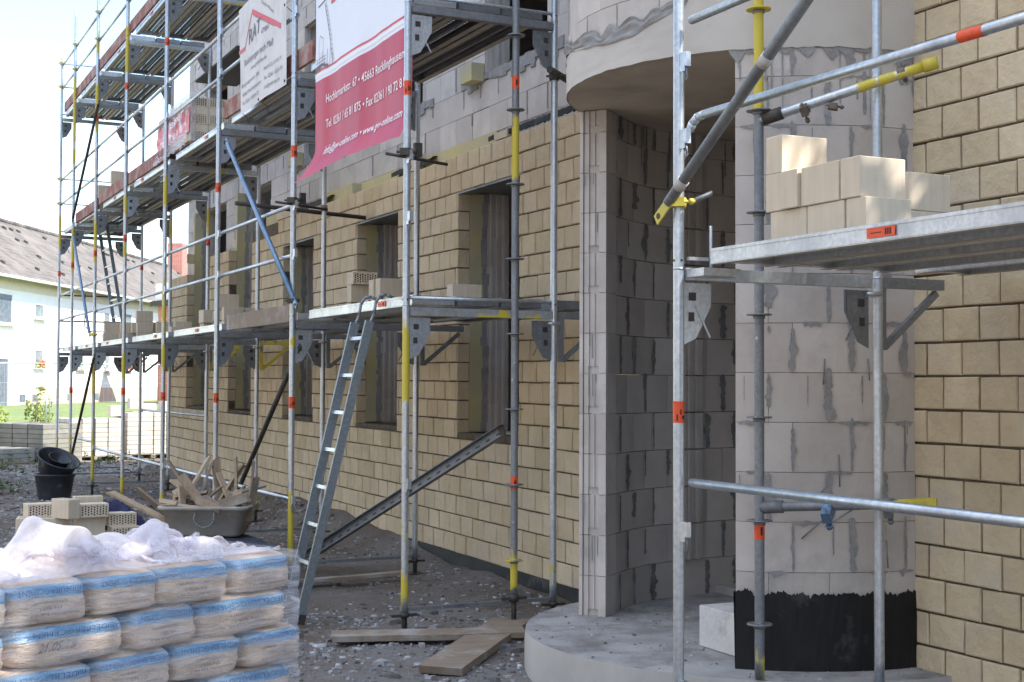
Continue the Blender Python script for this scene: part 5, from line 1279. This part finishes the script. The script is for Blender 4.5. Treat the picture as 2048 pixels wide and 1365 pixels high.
# ------------------------------------------------------------ cement bags in the foreground
BP0 = Vector((.477, 4.16, 0)); BD = Vector((.9056, .4243, 0)).normalized(); BN = Vector((-BD.y, BD.x, 0))
BLEN = 1.037
HB = .125
def px_s(px, t=0):                                               # position along the pallet front, in metres
    lo, hi = -.6, 1.4
    for _ in range(40):
        m_ = (lo + hi) / 2; p = BP0 + BD * m_ + BN * t; cx_ = p.x * math.cos(TH) - p.y * math.sin(TH); cz = p.x * math.sin(TH) + p.y * math.cos(TH)
        if 1024 + FPX * cx_ / cz < px: lo = m_
        else: hi = m_
    return lo
def bag(a, b, row, label, depth=.60, setback=0, text=0, face='front'):
    wd = b - a; sd0 = rnd.random() * 50; zb = 1.048 - HB * (row + 1)
    def shp(u, v, w_):                                       # u,v,w in -1..1
        n = 5.0; r_ = (abs(u) ** n + abs(v) ** n + abs(w_) ** 3.2) ** (1 / n) if (u or v or w_) else 1
        s = 1.0 / max(1e-6, max(abs(u), abs(v), abs(w_))) ; 
        k = max(abs(u), abs(v), abs(w_)) / max(1e-6, (abs(u) ** 14 + abs(v) ** 14 + abs(w_) ** 8) ** (1 / 11))
        k = min(k, 1.03)
        x = u * k * wd / 2; y = v * k * depth / 2; z = w_ * k * HB / 2 * (1 - .13 * abs(u) ** 5)
        rip = .010 * nz3(x * 7 + sd0, y * 7, z * 13) + .006 * nz3(x * 19, y * 20 + sd0, z * 26) + .006 * abs(u) ** 4 * nz3(sd0, z * 60)
        return (x * (1 + rip * 1.5), y - (rip if v < 0 else -rip) * 1.6, HB / 2 + z * (1 + .10 * nz3(x * 4 + sd0, y * 3)) + .010 * nz3(x * 3.5, sd0) * (w_ > -.5))
    g = MB(); NU, NV, NW = 18, 10, 9
    for (ax, s) in ((1, -1), (1, 1), (0, -1), (0, 1), (2, -1), (2, 1)):
        def fn(p, q, ax=ax, s=s):
            c = [0, 0, 0]; c[ax] = s; o_ = [k for k in range(3) if k != ax]; c[o_[0]] = p * 2 - 1; c[o_[1]] = q * 2 - 1
            return shp(*c)
        nn = {1: (NU, NW), 0: (NV, NW), 2: (NU, NV)}[ax]; g.grid(fn, *nn)
    o = g.build('cement_bag', 'bag', None, (0, 0, 0))
    bm = bmesh.new(); bm.from_mesh(o.data); bmesh.ops.remove_doubles(bm, verts=bm.verts, dist=1e-4); bmesh.ops.recalc_face_normals(bm, faces=bm.faces); bm.to_mesh(o.data); bm.free()
    yaw = math.atan2(BD.y, BD.x); c = BP0 + BD * ((a + b) / 2) + BN * (depth / 2 + setback)
    rot = yaw + rnd.uniform(-.03, .03); o.location = (c.x, c.y, zb); o.rotation_euler = (0, rnd.uniform(-.012, .012), rot); o['_w'] = (0, 0, 0)
    tag(o, label, 'bag', 'paper bags of lime binder stacked on a pallet')
    if text and face == 'front':
        T_ = MB()
        def on(x, z, off=.0065):
            u = x / (wd / 2); w_ = (z - HB / 2) / (HB / 2); p = shp(max(-1, min(1, u)), -1, max(-1, min(1, w_))); return (x, p[1] - off, z)
        flip = lambda x, y, cx_, cz_: on(cx_ - x, cz_ - y)
        w1 = wd * .84; add_text(T_, "HEIDELBERGCEMENT", w1, lambda x, y: flip(x, y, w1 / 2, .107), height=.017, m=0)
        if text in (1, 3):
            add_text(T_, "Chromatarm", wd * .42, lambda x, y: flip(x, y, wd * .20, .070), height=.010, m=1)
            add_text(T_, "EN 459-1", wd * .26, lambda x, y: flip(x, y, wd * .13, .052), height=.010, m=1)
            add_text(T_, "Hydraulischer Kalk HL 5", wd * .60, lambda x, y: flip(x, y, wd * .34, .036), height=.009, m=1)
        if text == 2:
            add_text(T_, "21.05.15", .125, lambda x, y: on(-wd * .32 + x + y * .3, .048 + y), height=.028, m=1, bold=.0)
            add_text(T_, "Kalk HL 5 | EN 459-1", wd * .46, lambda x, y: flip(x, y, wd * .34, .030), height=.010, m=1)
        T_.build('printed_text', [mat('band_print', (.04, .15, .34)) if 'band_print' not in bpy.data.materials else bpy.data.materials['band_print'], 'text_grey'], o, (0, 0, 0))
    return o
rows = [[(-.36, 30), (32, 187), (187, 324), (324, 470), (472, 588)], [(-.30, 30), (31, 262), (263, 404), (406, 586)], [(-.36, -.04), (-20, 206), (207, 357), (358, 494), (496, 612)], [(-.33, -.03), (-30, 206), (208, 406), (408, 596)]]
ROWN = ['top', 'second', 'third', 'fourth']; POS = ['leftmost', 'second', 'middle', 'fourth', 'rightmost']
for r_, rw in enumerate(rows):
    for k, (a, b) in enumerate(rw):
        sa = a if isinstance(a, float) else px_s(a); sb = b if isinstance(b, float) else px_s(b)
        tx = 0 if k == 0 else (2 if (r_, k) == (1, 1) else (1 if (r_ + k) % 2 else 3))
        lab = 'bag stamped with a date under the blue band, left in the second row' if (r_, k) == (1, 1) else f'{POS[k] if k < len(rw) - 1 else "rightmost"} paper bag in the {ROWN[r_]} row of the wrapped pallet'
        bag(sa + .002, sb - .002, r_, lab, text=tx)
for r_ in (4, 5, 6):
    for a, b in ((-.3, .02), (.022, .35), (.352, .70), (.702, 1.03)): bag(a, b, r_, 'paper bag in the hidden bottom rows of the wrapped pallet')
c = BP0 + BD * .37 + BN * .33; pallet('pallet', 'wooden pallet carrying the stack of paper bags in the foreground', (c.x, c.y, .0), 1.3, .75, math.atan2(BD.y, BD.x))
# stretch wrap
g = MB()
def wrap(a, b):
    s = -.38 + 1.43 * a; z = .16 + .895 * b
    row = (1.048 - z) / HB; f = row - math.floor(row); bul = .012 * math.sin(math.pi * f) ** .5
    p = BP0 + BD * s - BN * (bul + .006 + .003 * nz3(s * 8, z * 40)); return (p.x, p.y, z)
g.grid(wrap, 90, 80)
def wrapr(a, b):
    z = .16 + .895 * b; f = (1.048 - z) / HB; f -= math.floor(f); bul = .012 * math.sin(math.pi * f) ** .5
    p = BP0 + BD * (1.05 + bul) + BN * (.62 * a); return (p.x, p.y, z)
g.grid(wrapr, 20, 60)
tag(g.build('stretch_wrap', 'wrap', None, (BP0.x, BP0.y, .2)), 'clear glossy stretch film wound round the stack of paper bags', 'film')
# crumpled sheeting on top
def crm(x, y, s):                                            # creased facets
    d1, p1 = noise.voronoi(Vector((x * s, y * s, 0)))
    return d1[0]
MND = [(75, .17, .22, .055, .12), (130, .13, .25, .065, .12), (180, .14, .26, .05, .10), (240, .11, .20, .06, .12), (270, .12, .16, .045, .10), (312, .13, .16, .05, .10), (350, .06, .20, .05, .10), (388, .05, .20, .05, .08), (440, .045, .25, .05, .07), (20, .05, .3, .1, .1), (140, .07, .10, .2, .10), (250, .05, .1, .16, .09)]
MND = [(px_s(p, t), h, t, w1, w2) for p, h, t, w1, w2 in MND]
def sheet(a, b):
    s = -.40 + 1.43 * a; t = .01 + .60 * b
    jx = .020 * nz3(s * 8, t * 8, 1) + .008 * nz3(s * 25, t * 25); jy = .020 * nz3(s * 8, t * 8, 7)
    h = 0
    for (ms, mh, mt, w1, w2) in MND:
        d = ((s + jx * 2 - ms) / w1) ** 2 + ((t - mt + jy * 1.5) / w2) ** 2
        h += (mh * 1.05 * math.exp(-d * .9)) ** 3
    h = h ** (1 / 3)
    wx, wy = nz3(s * 3, t * 3, 11) * .12, nz3(s * 3, t * 3, 17) * .12
    rg = lambda f, k: 1 - 2.2 * abs(nz3((s + wx) * f, (t + wy) * f * .8, k))
    cr = .045 * rg(4.5, 1) + .026 * rg(9, 5) + .014 * rg(19, 9) + .006 * rg(38, 13) - .03
    h = h + cr * min(1, .18 + h * 8)
    edge = min(1, b / .08) 
    p = BP0 + BD * (s + jx * .6) + BN * (t + jy * .6 * edge)
    return (p.x, p.y, 1.055 + max(0, h) * edge + .006 * abs(nz3(s * 12, t * 12)) - (1 - edge) * .012 - .02 * max(0, s - .95) * 8)
import numpy as np
def film_sim(nu, nv, s0, s1, t0, t1, exc_u, exc_v, steps, seed, lumps):
    """thin sheet with spare length, squeezed into the given patch and settling over soft lumps"""
    rs = np.random.RandomState(seed)
    U_, V_ = np.meshgrid(np.linspace(0, 1, nu), np.linspace(0, 1, nv), indexing='ij')
    P_ = np.stack([s0 + (s1 - s0) * U_, t0 + (t1 - t0) * V_, np.zeros_like(U_)], -1)
    lu = (s1 - s0) * exc_u / (nu - 1); lv = (t1 - t0) * exc_v / (nv - 1)
    def H(x, y):
        h = np.zeros_like(x)
        for (ms, mh, mt, w1, w2) in lumps: h = np.maximum(h, mh * np.exp(-(((x - ms) / w1) ** 2 + ((y - mt) / w2) ** 2) ** 1.4))
        return h
    nzf = np.zeros_like(U_)
    for a in range(nu):
        for b in range(nv): nzf[a, b] = nz3(U_[a, b] * 11, V_[a, b] * 6, seed) + .5 * nz3(U_[a, b] * 27, V_[a, b] * 14, seed + 3)
    P_[..., 2] = H(P_[..., 0], P_[..., 1]) + .02 + .05 * nzf
    P_[..., :2] += rs.uniform(-.002, .002, P_[..., :2].shape); O = P_.copy()
    def con(A, B, L, k):
        d = B - A; l = np.linalg.norm(d, axis=-1, keepdims=True) + 1e-9; c = d * (.5 * k * (1 - L / l)); A += c; B -= c
    ld = math.hypot(lu, lv)
    for it in range(steps):
        v = (P_ - O) * .90; O = P_.copy(); P_ = P_ + v; P_[..., 2] -= .00035
        for q in range(4):
            for o in (0, 1):
                n_ = (nu - o) // 2 * 2; con(P_[o:o + n_:2], P_[o + 1:o + 1 + n_:2][:n_ // 2], lu, 1)
                n_ = (nv - o) // 2 * 2; con(P_[:, o:o + n_:2], P_[:, o + 1:o + 1 + n_:2][:, :n_ // 2], lv, 1)
            con(P_[:-1, :-1], P_[1:, 1:], ld, .12); con(P_[1:, :-1], P_[:-1, 1:], ld, .12)
            con(P_[:-4], P_[4:], lu * 4, .03); con(P_[:, :-4], P_[:, 4:], lv * 4, .03)
            P_[..., 0] = np.clip(P_[..., 0], s0, s1); P_[..., 1] = np.clip(P_[..., 1], t0, t1)
            P_[..., 2] = np.maximum(P_[..., 2], H(P_[..., 0], P_[..., 1])); P_[:, 0, 2] = np.minimum(P_[:, 0, 2], .004 + .0 * P_[:, 0, 2])
    return P_
LUMP = [(px_s(72, .2), .165, .2, .055, .10), (px_s(135, .2), .10, .2, .08, .12), (px_s(165, .1), .13, .12, .07, .09), (px_s(235, .2), .09, .22, .08, .12), (px_s(312, .2), .125, .2, .045, .07), (px_s(385, .2), .03, .2, .06, .1)]
g = MB()
def put(P_):
    i = len(g.v); a_, b_ = P_.shape[:2]
    for a in range(a_):
        for b in range(b_):
            q = BP0 + BD * float(P_[a, b, 0]) + BN * float(P_[a, b, 1]); g.v.append((q.x, q.y, 1.056 + float(P_[a, b, 2])))
    for a in range(a_ - 1):
        for b in range(b_ - 1): g.f.append((i + a * b_ + b, i + (a + 1) * b_ + b, i + (a + 1) * b_ + b + 1, i + a * b_ + b + 1)); g.m.append(0); g.sm.append(True)
put(film_sim(150, 66, -.40, .74, .0, .60, 1.48, 1.75, 90, 5, LUMP))
put(film_sim(70, 40, .60, 1.00, .03, .50, 1.18, 1.25, 80, 9, [(px_s(400, .2), .05, .2, .06, .1)]))
put(film_sim(60, 44, px_s(290, .1), px_s(350, .1) + .04, .05, .35, 1.45, 1.6, 90, 14, [(px_s(320, .15), .12, .17, .05, .08)]))
tag(g.build('crumpled_sheeting', 'foil', None, (BP0.x, BP0.y, 1.05)), 'crumpled translucent white plastic sheeting heaped on the cement bags', 'plastic sheet')
# pinkish roll inside the sheeting
s0 = px_s(168, .06); c = BP0 + BD * s0 + BN * .075 + Vector((0, 0, 1.128)); ax = (BN * 1.0 - BD * .15).normalized()
g = MB(); n = 28
u = ax.cross(Vector((0, 0, 1))).normalized(); v = u.cross(ax)
prof = [(0, 0), (.040, .003), (.060, .0), (.065, .004), (.066, .015), (.06, .15), (.03, .16), (0, .16)]
i = 0
for (rr_, dd) in prof:
    for j in range(n): an = 2 * math.pi * j / n; g.v.append(tuple(c + ax * dd + (u * math.cos(an) + v * math.sin(an)) * max(rr_, 1e-4) * (1 + .03 * nz3(an, dd * 9))))
for k in range(len(prof) - 1):
    for j in range(n): g.f.append((k * n + j, k * n + (j + 1) % n, (k + 1) * n + (j + 1) % n, (k + 1) * n + j)); g.m.append(0); g.sm.append(True)
tag(g.build('film_roll', 'roll', None, c), 'round pinkish roll lying inside the crumpled plastic on the bags', 'roll')

# ------------------------------------------------------------ strapped block pallets by the path
def strapped(name_label, c, rz, lx, ly, nc, nr, h=.098, base=.10, m='concrete'):
    t = thing('block_pallet', name_label, 'block pallet', c, 'strapped packs of concrete blocks beyond the scaffold'); C0 = Vector(c); ca, sa = math.cos(rz), math.sin(rz); U_ = Vector((ca, sa, 0)); V_ = Vector((-sa, ca, 0))
    g = MB()
    for r_ in range(nr):
        for k in range(nc):
            a = -lx / 2 + lx * (k + .5) / nc; g.obox(C0 + U_ * a + Vector((0, 0, base + h * (r_ + .5))) , U_ * (lx / nc / 2 - .006), V_ * (ly / 2 - rnd.uniform(0, .008)), (0, 0, h / 2 - .004))
    g.build('block_pack', m, t)
    g = MB()
    for k in range(1, nc): 
        a = -lx / 2 + lx * k / nc; g.obox(C0 + U_ * a + Vector((0, 0, base + h * nr / 2)), U_ * .008, V_ * (ly / 2 + .004), (0, 0, h * nr / 2 + .004))
    g.build('strap', 'dark_steel', t)
    g = MB()
    for k in (-1, 0, 1): g.obox(C0 + U_ * k * (lx / 2 - .06) + Vector((0, 0, base * .4)), U_ * .05, V_ * ly / 2, (0, 0, base * .4))
    g.obox(C0 + Vector((0, 0, base * .88)), U_ * lx / 2, V_ * ly / 2, (0, 0, base * .08)); g.build('pallet', 'wood', t)
    return t
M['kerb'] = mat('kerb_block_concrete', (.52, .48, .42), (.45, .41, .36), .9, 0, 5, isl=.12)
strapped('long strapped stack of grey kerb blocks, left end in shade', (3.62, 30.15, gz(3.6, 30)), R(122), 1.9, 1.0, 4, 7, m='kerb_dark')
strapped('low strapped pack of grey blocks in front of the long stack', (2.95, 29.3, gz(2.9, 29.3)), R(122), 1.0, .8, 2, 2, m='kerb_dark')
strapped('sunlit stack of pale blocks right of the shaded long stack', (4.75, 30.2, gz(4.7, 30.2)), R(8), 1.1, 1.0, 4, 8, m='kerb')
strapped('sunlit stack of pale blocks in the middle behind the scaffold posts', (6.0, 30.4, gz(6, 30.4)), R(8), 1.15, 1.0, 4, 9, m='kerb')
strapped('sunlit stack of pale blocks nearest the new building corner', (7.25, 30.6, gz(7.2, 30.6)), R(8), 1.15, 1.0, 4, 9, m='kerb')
for k, (x, y, z, l) in enumerate(((5.2, 30.1, 1.05, 'left'), (5.9, 30.2, 1.08, 'second'), (6.3, 30.3, 1.12, 'third'), (6.9, 30.5, 1.08, 'right'), (5.6, 30.1, 1.20, 'upper'))):
    g = MB(); g.box(x, x + .28, y, y + .3, z + gz(x, y) - .12, z + gz(x, y) + .10); tag(g.build('loose_block', 'kerb', None, (x, y, z)), f'{l} loose block lying on top of the sunlit block stacks', 'block')

# ------------------------------------------------------------ white house far behind
HP = Vector((5.8, 59.5, 0)); HD = Vector((.4962, .8682, 0)).normalized(); HN = Vector((HD.y, -HD.x, 0)); HI = -HN
hs = thing('white_house', 'long white rendered house with a brown tiled roof beyond the lawn', 'house', (12, 68, .5))
def hp(s, z, o=0): p = HP + HD * s + HN * o; return Vector((p.x, p.y, z))
def hbox(g, s0, s1, z0, z1, o0, o1, m=0): g.hexa([hp(s0, z0, o0), hp(s1, z0, o0), hp(s1, z0, o1), hp(s0, z0, o1), hp(s0, z1, o0), hp(s1, z1, o0), hp(s1, z1, o1), hp(s0, z1, o1)], m)
g = MB(); hbox(g, -12, 46, 1.35, 5.45, -9.0, 0); g.build('wall', 'render', hs)
g = MB(); hbox(g, -12, 46, -.3, 1.348, -8.99, .03); g.build('plinth', 'plinth', hs)
g = MB(); hbox(g, -12, 46, 5.452, 6.0, -8.99, .02); g.build('eaves_band', 'band', hs)
g = MB(); e0_, e1_ = hp(-12.5, 5.95, .55), hp(46.5, 5.95, .55); r0_, r1_ = hp(-12.5, 9.40, -4.5), hp(46.5, 9.40, -4.5); b0_, b1_ = hp(-12.5, 5.95, -9.5), hp(46.5, 5.95, -9.5)
g.face([e0_, e1_, r1_, r0_]); g.face([r0_, r1_, b1_, b0_]); dn_ = Vector((0, 0, -.12)); g.face([e0_ + dn_, r0_ + dn_, r1_ + dn_, e1_ + dn_]); g.face([e0_, e0_ + dn_, e1_ + dn_, e1_]); g.face([r1_, e1_, e1_ + dn_]); 
rf = g.build('roof', 'roof', hs, uvf=lambda v, n_: ((v - HP).dot(HD), (v.z - 5.95) * 1.75))
g = MB()
for k in range(196): s = -12.5 + .3 * k; g.tube(hp(s, 9.40, -4.5), hp(s + .32, 9.43, -4.5), .11, 7, 0, .13)
g.build('ridge_tiles', 'roof', rf)
g = MB()
pass
g = MB()
for k in range(50):
    s = -6 + 50 * rnd.random(); f = rnd.choice((.18, .42, .66, .85)) ; q = hp(s, 5.95 + 3.45 * f + .05, .55 - 5.05 * f); g.obox(q, HD * .11, HN * .07 + Vector((0, 0, -.035)), (0, 0, .05))
g.build('vent_tile', 'dark_steel', rf)
g = MB(); g.tube(hp(-12.4, 5.90, .60), hp(46.4, 5.90, .60), .06, 8); g.build('gutter', 'white', hs)
g = MB(); hbox(g, 36, 37.2, 8.2, 11.0, -4.6, -3.6); g.build('chimney', 'red_brick', rf, uvf=lambda v, n_: ((v - HP).dot(HD) + v.x, v.z))
def window(s0, s1, z0, z1, label=None, bars=1, flower=False, open_=False):
    g = MB(); f = .07
    hbox(g, s0, s1, z0, z0 + f, -.06, .035); hbox(g, s0, s1, z1 - f, z1, -.06, .035); hbox(g, s0, s0 + f, z0 + f, z1 - f, -.06, .035); hbox(g, s1 - f, s1, z0 + f, z1 - f, -.06, .035)
    fr = g.build('window', 'white', hs)
    g = MB(); hbox(g, s0 + f, s1 - f, z0 + f, z1 - f, -.05, .008); g.build('pane', 'glass', fr)
    g = MB(); hbox(g, s0 - .12, s1 + .12, z0 - .08, z0 - .02, .02, .14); g.build('sill', 'kerb', fr)
    if flower:
        g = MB()
        for k in range(26): g.ball(tuple(hp(s0 + (s1 - s0) * rnd.random(), z0 + .02 + .28 * rnd.random(), .09 + .06 * rnd.random())), .06, k % 2, 6, 4)
        g.sm = [False] * len(g.sm); g.build('flower_box', ['orange', 'leaf_y'], fr)
window(3.45, 4.45, 4.40, 5.05); window(3.5, 4.4, 2.25, 3.05, flower=True); window(-.6, 1.2, 4.0, 5.3); window(11.7, 12.6, 4.0, 5.1); window(11.9, 12.6, 2.2, 3.1); window(17.3, 18.4, 4.2, 5.3); window(8.3, 9.2, 2.25, 3.05); window(14.9, 15.8, 2.3, 3.1, flower=True); window(14.6, 15.8, 4.2, 5.2); window(-3.0, -1.8, 4.0, 5.2); window(-3, -1.8, 2.1, 3.1)
for s in (2.0, 3.3, 7.2, 10.6, -3.2): 
    g = MB(); hbox(g, s, s + .55, .78, 1.08, -.05, .045); g.build('cellar_window', 'glass', hs)
g = MB(); hbox(g, -.5, .75, .5, 2.55, -.05, .04); dr = g.build('door', 'glass', hs); g = MB(); hbox(g, -.65, -.5, .5, 2.7, .0, .07); hbox(g, .75, .9, .5, 2.7, 0, .07); hbox(g, -.5, .75, 2.55, 2.75, 0, .07); g.build('door_frame', 'plinth', dr)
g = MB(); hbox(g, -.9, 1.2, .3, .62, .08, .9); g.build('doorstep', 'kerb', hs)
# red brick house
rb = thing('red_brick_house', 'red brick house front with white framed windows at the corner of the new building', 'house', (19, 62, .5))
RBC = Vector((15.25, 61.5, 0)); rD = Vector((.97, .24, 0)).normalized(); rN = Vector((rD.y, -rD.x, 0))
def rbb(g, s0, s1, z0, z1, o0, o1, m=0):
    P_ = lambda s, z, o: (RBC.x + rD.x * s + rN.x * o, RBC.y + rD.y * s + rN.y * o, z)
    g.hexa([P_(s0, z0, o0), P_(s1, z0, o0), P_(s1, z0, o1), P_(s0, z0, o1), P_(s0, z1, o0), P_(s1, z1, o0), P_(s1, z1, o1), P_(s0, z1, o1)], m)
g = MB(); rbb(g, 0, 12, .0, 5.3, -6, 0); g.build('wall', 'red_brick', rb, uvf=lambda v, n_: ((v - RBC).dot(rD) + (v - RBC).dot(rN), v.z))
g = MB(); rbb(g, -.3, 12.3, 5.3, 5.55, -6.3, .3); g.build('roof_edge', 'dark_steel', rb)
g = MB(); rbb(g, -.1, 12.1, 5.56, 6.4, -6.1, -.3); g.build('upper_wall', 'render', rb)
for (s0, z0) in ((.35, 3.7), (.35, 1.5), (3.2, 3.7), (3.2, 1.5)):
    g = MB(); rbb(g, s0, s0 + 1.2, z0, z0 + 1.2, .0, .05); wv = g.build('window', 'white', rb); g = MB(); rbb(g, s0 + .1, s0 + 1.1, z0 + .1, z0 + 1.1, .05, .06); g.build('pane', 'red_wall', wv)

# ------------------------------------------------------------ site fence
def fence_panel(p, q, lab):
    t = thing('mesh_fence_panel', lab, 'fence', tuple(p), 'temporary mesh fence panels before the white house'); p = Vector(p); q = Vector(q); up_ = Vector((0, 0, 1))
    g = MB(); g.path([p, p + up_ * 2, q + up_ * 2, q], .021, 8); g.tube(p + up_ * .15, q + up_ * .15, .015, 6); g.build('frame', 'galv', t)
    g = MB(); n = 30
    for k in range(1, n): a = p.lerp(q, k / n); g.tube(a + up_ * .15, a + up_ * 2, .0025, 3, 0, None, False)
    for z in (.5, 1.0, 1.5): g.tube(p + up_ * z, q + up_ * z, .004, 4)
    g.build('wire_mesh', 'galv', t); g = MB(); g.obox(p + Vector((0, 0, .06)), (.11, 0, 0), (0, .35, 0), (0, 0, .06)); g.build('foot', 'kerb', t)
fy_ = 36.5
for k, x in enumerate((-2.2, 1.35, 4.9, 8.45)): fence_panel((x, fy_ + .4 * k, gz(x, fy_)), (x + 3.45, fy_ + .4 * k + .35, gz(x + 3, fy_)), ('leftmost', 'left middle', 'right middle', 'rightmost')[k] + ' temporary mesh fence panel standing on the lawn')

# ------------------------------------------------------------ plants
def foliage(mb, c, rx, ry, rz, n, s, m=0, clump=0.0, hollow=.5):
    cl = [Vector((rnd.gauss(0, .45), rnd.gauss(0, .45), rnd.gauss(0, .45))) for _ in range(26)]
    for k in range(n):
        q = rnd.choice(cl); d = Vector((rnd.gauss(0, 1), rnd.gauss(0, 1), rnd.gauss(0, 1))).normalized() * (rnd.random() ** .5) * .38; p = q + d
        if p.length > 1: p.normalize()
        p = Vector((c[0] + p.x * rx, c[1] + p.y * ry, c[2] + p.z * rz)); a = Vector((rnd.gauss(0, 1), rnd.gauss(0, 1), rnd.gauss(0, .6))).normalized(); b = a.orthogonal().normalized(); b = (b + a.cross(b) * rnd.uniform(-1, 1)).normalized(); ss = s * rnd.uniform(.6, 1.3)
        mb.face([p - a * ss, p - b * ss * .45 - a * ss * .1, p + a * ss, p + b * ss * .45 - a * ss * .1], m)
def shrub(name, label, cat, c, r, h, n, s, m, group=None, stem='bark'):
    t = thing(name, label, cat, c, group)
    g = MB(); foliage(g, (c[0], c[1], c[2] + h * .52), r, r, h * .5, n, s); g.build('foliage', m, t)
    g = MB()
    for k in range(6): a = k * 1.05; g.tube((c[0], c[1], c[2]), (c[0] + r * .5 * math.cos(a), c[1] + r * .5 * math.sin(a), c[2] + h * .7), .012 * h, 5, 0, .004)
    g.build('stems', stem, t); return t
shrub('bush', 'bright yellow green bush at the left edge beside the shaded block stack', 'bush', (2.5, 30.9, 0), .95, 1.25, 2600, .06, 'leaf_y')
shrub('bush', 'low dark green bush at the left edge behind the yellow green bush', 'bush', (1.2, 33.0, 0), 1.0, 1.0, 2000, .06, 'leaf')
shrub('young_shrub', 'slender young shrub standing on the lawn before the white house', 'shrub', (4.7, 37.8, gz(4.7, 37.8)), .35, 1.3, 700, .05, 'leaf_y')
shrub('bush', 'green bush on the lawn at the foot of the red brick house', 'bush', (12.9, 45.5, gz(12, 45)), 1.4, 1.5, 1800, .09, 'leaf_y')
def tree(label, c, h, r, n, s, m, seed):
    t = thing('tree', label, 'tree', c, 'broadleaf trees'); st = rnd.getstate(); rnd.seed(seed); g = MB()
    g.tube(c, (c[0] + .1, c[1], c[2] + h * .5), .16 * h / 8, 10, 0, .09 * h / 8)
    for k in range(11):
        a = k * 2.4; z0_ = c[2] + h * (.32 + .03 * k); g.tube((c[0] + .06, c[1], z0_), (c[0] + r * .7 * math.cos(a), c[1] + r * .7 * math.sin(a), z0_ + h * .22), .05 * h / 8, 6, 0, .012)
    g.build('trunk', 'bark', t); g = MB()
    for k in range(7):
        a = k * .9; rr_ = r * (.55 if k else 0); foliage(g, (c[0] + rr_ * math.cos(a), c[1] + rr_ * math.sin(a), c[2] + h * (.66 + .12 * math.sin(k * 1.7))), r * .55, r * .55, h * .2, n // 7, s)
    g.build('crown', m, t); rnd.setstate(st); return t
tree('sunlit green tree rising behind the roof of the white house', (23.0, 84, .6), 11.5, 3.2, 5000, .17, 'leaf_y', 3)
tree('dark green tree behind the roof, right of the sunlit tree', (27.0, 86, .6), 11.0, 3.4, 5000, .17, 'leaf', 4)
# weeds at the far end of the soil: tufts one cannot count
g = MB()
for k in range(210):
    x = rnd.uniform(2.2, 8.5); y = rnd.uniform(25.2, 31); 
    if rnd.random() < .25: x, y = rnd.uniform(2.0, 3.2), rnd.uniform(20.5, 24)
    if nz3(x * .9, y * .9, 8) < -.02: continue
    z = gz(x, y); hh = rnd.uniform(.06, .30)
    for j in range(16):
        a = rnd.random() * 6.28; l = rnd.uniform(.04, .12); zz = z + hh * rnd.random(); dx, dy = math.cos(a) * l, math.sin(a) * l; w2 = .012
        g.face([(x, y, zz), (x + dx * .5 - dy * .2, y + dy * .5 + dx * .2, zz + .03), (x + dx, y + dy, zz + .02 * rnd.random()), (x + dx * .5 + dy * .2, y + dy * .5 - dx * .2, zz + .02)])
    g.tube((x, y, z), (x, y, z + hh), .004, 4)
tag(g.build('weeds', 'weed', None, (0, 0, 0)), 'low weeds growing on the soil at the far end of the scaffold', 'weeds', kind='stuff')
# trees beside the photographer: their crowns throw the dappled light
tree('tall leafy tree behind the photographer casting dappled light on the bags', (4.5, -1.3, 0), 11.0, 3.4, 5000, .115, 'leaf', 11)
tree('second leafy tree behind the photographer, next to the building corner', (7.6, .2, 0), 11.5, 3.0, 6000, .12, 'leaf', 12)

# unseen houses added to dim the low sky and bounce warm light
def unseen_house(name, label, x0, x1, y0, y1, h, face):
    t = thing(name, label, 'house', ((x0 + x1) / 2, (y0 + y1) / 2, 0))
    g = MB(); g.box(x0, x1, y0, y1, -.2, h); g.build('wall', 'house_ochre', t)
    g = MB(); cx_ = (x0 + x1) / 2; cy_ = (y0 + y1) / 2
    if face == 'x': g.prism([(x0 - .5, y0 - .5, h), (x1 + .5, y0 - .5, h), (cx_, y0 - .5, h + 3.2)], (0, y1 - y0 + 1, 0))
    else: g.prism([(x0 - .5, y0 - .5, h), (x0 - .5, cy_, h + 3.2), (x0 - .5, y1 + .5, h)], (x1 - x0 + 1, 0, 0))
    g.build('roof', 'roof_plain', t)
    for fl in range(3):
        k = 0
        while True:
            a = (y0 if face == 'x' else x0) + 1.5 + 3.2 * k
            if a + 1.5 > (y1 if face == 'x' else x1): break
            z = 1.0 + fl * 2.8; g = MB(); f = MB()
            if face == 'x': f.box(x1, x1 + .05, a, a + 1.4, z, z + 1.5); g.box(x1 + .05, x1 + .056, a + .1, a + 1.3, z + .1, z + 1.4)
            else: f.box(a, a + 1.4, y1, y1 + .05, z, z + 1.5); g.box(a + .1, a + 1.3, y1 + .05, y1 + .056, z + .1, z + 1.4)
            wn = f.build('window', 'white', t); g.build('pane', 'glass', wn); k += 1
M['house_ochre'] = mat('ochre_render', (.50, .45, .38), (.45, .41, .35), .9, 0, 1)
M['roof_plain'] = mat('dark_roof', (.12, .08, .06), (.09, .065, .05), .9, 0, 3)
unseen_house('added_sky_blocker', 'added unseen ochre house blocking sky and bouncing light, left of the photographer', -24, -12.5, -16, 38, 9.0, 'x')
unseen_house('added_sky_blocker', 'added unseen ochre house dimming the low sky behind the photographer', -10, 26, -34, -24, 9.0, 'y')

for o in bpy.data.objects:
    if '_w' in o: del o['_w']
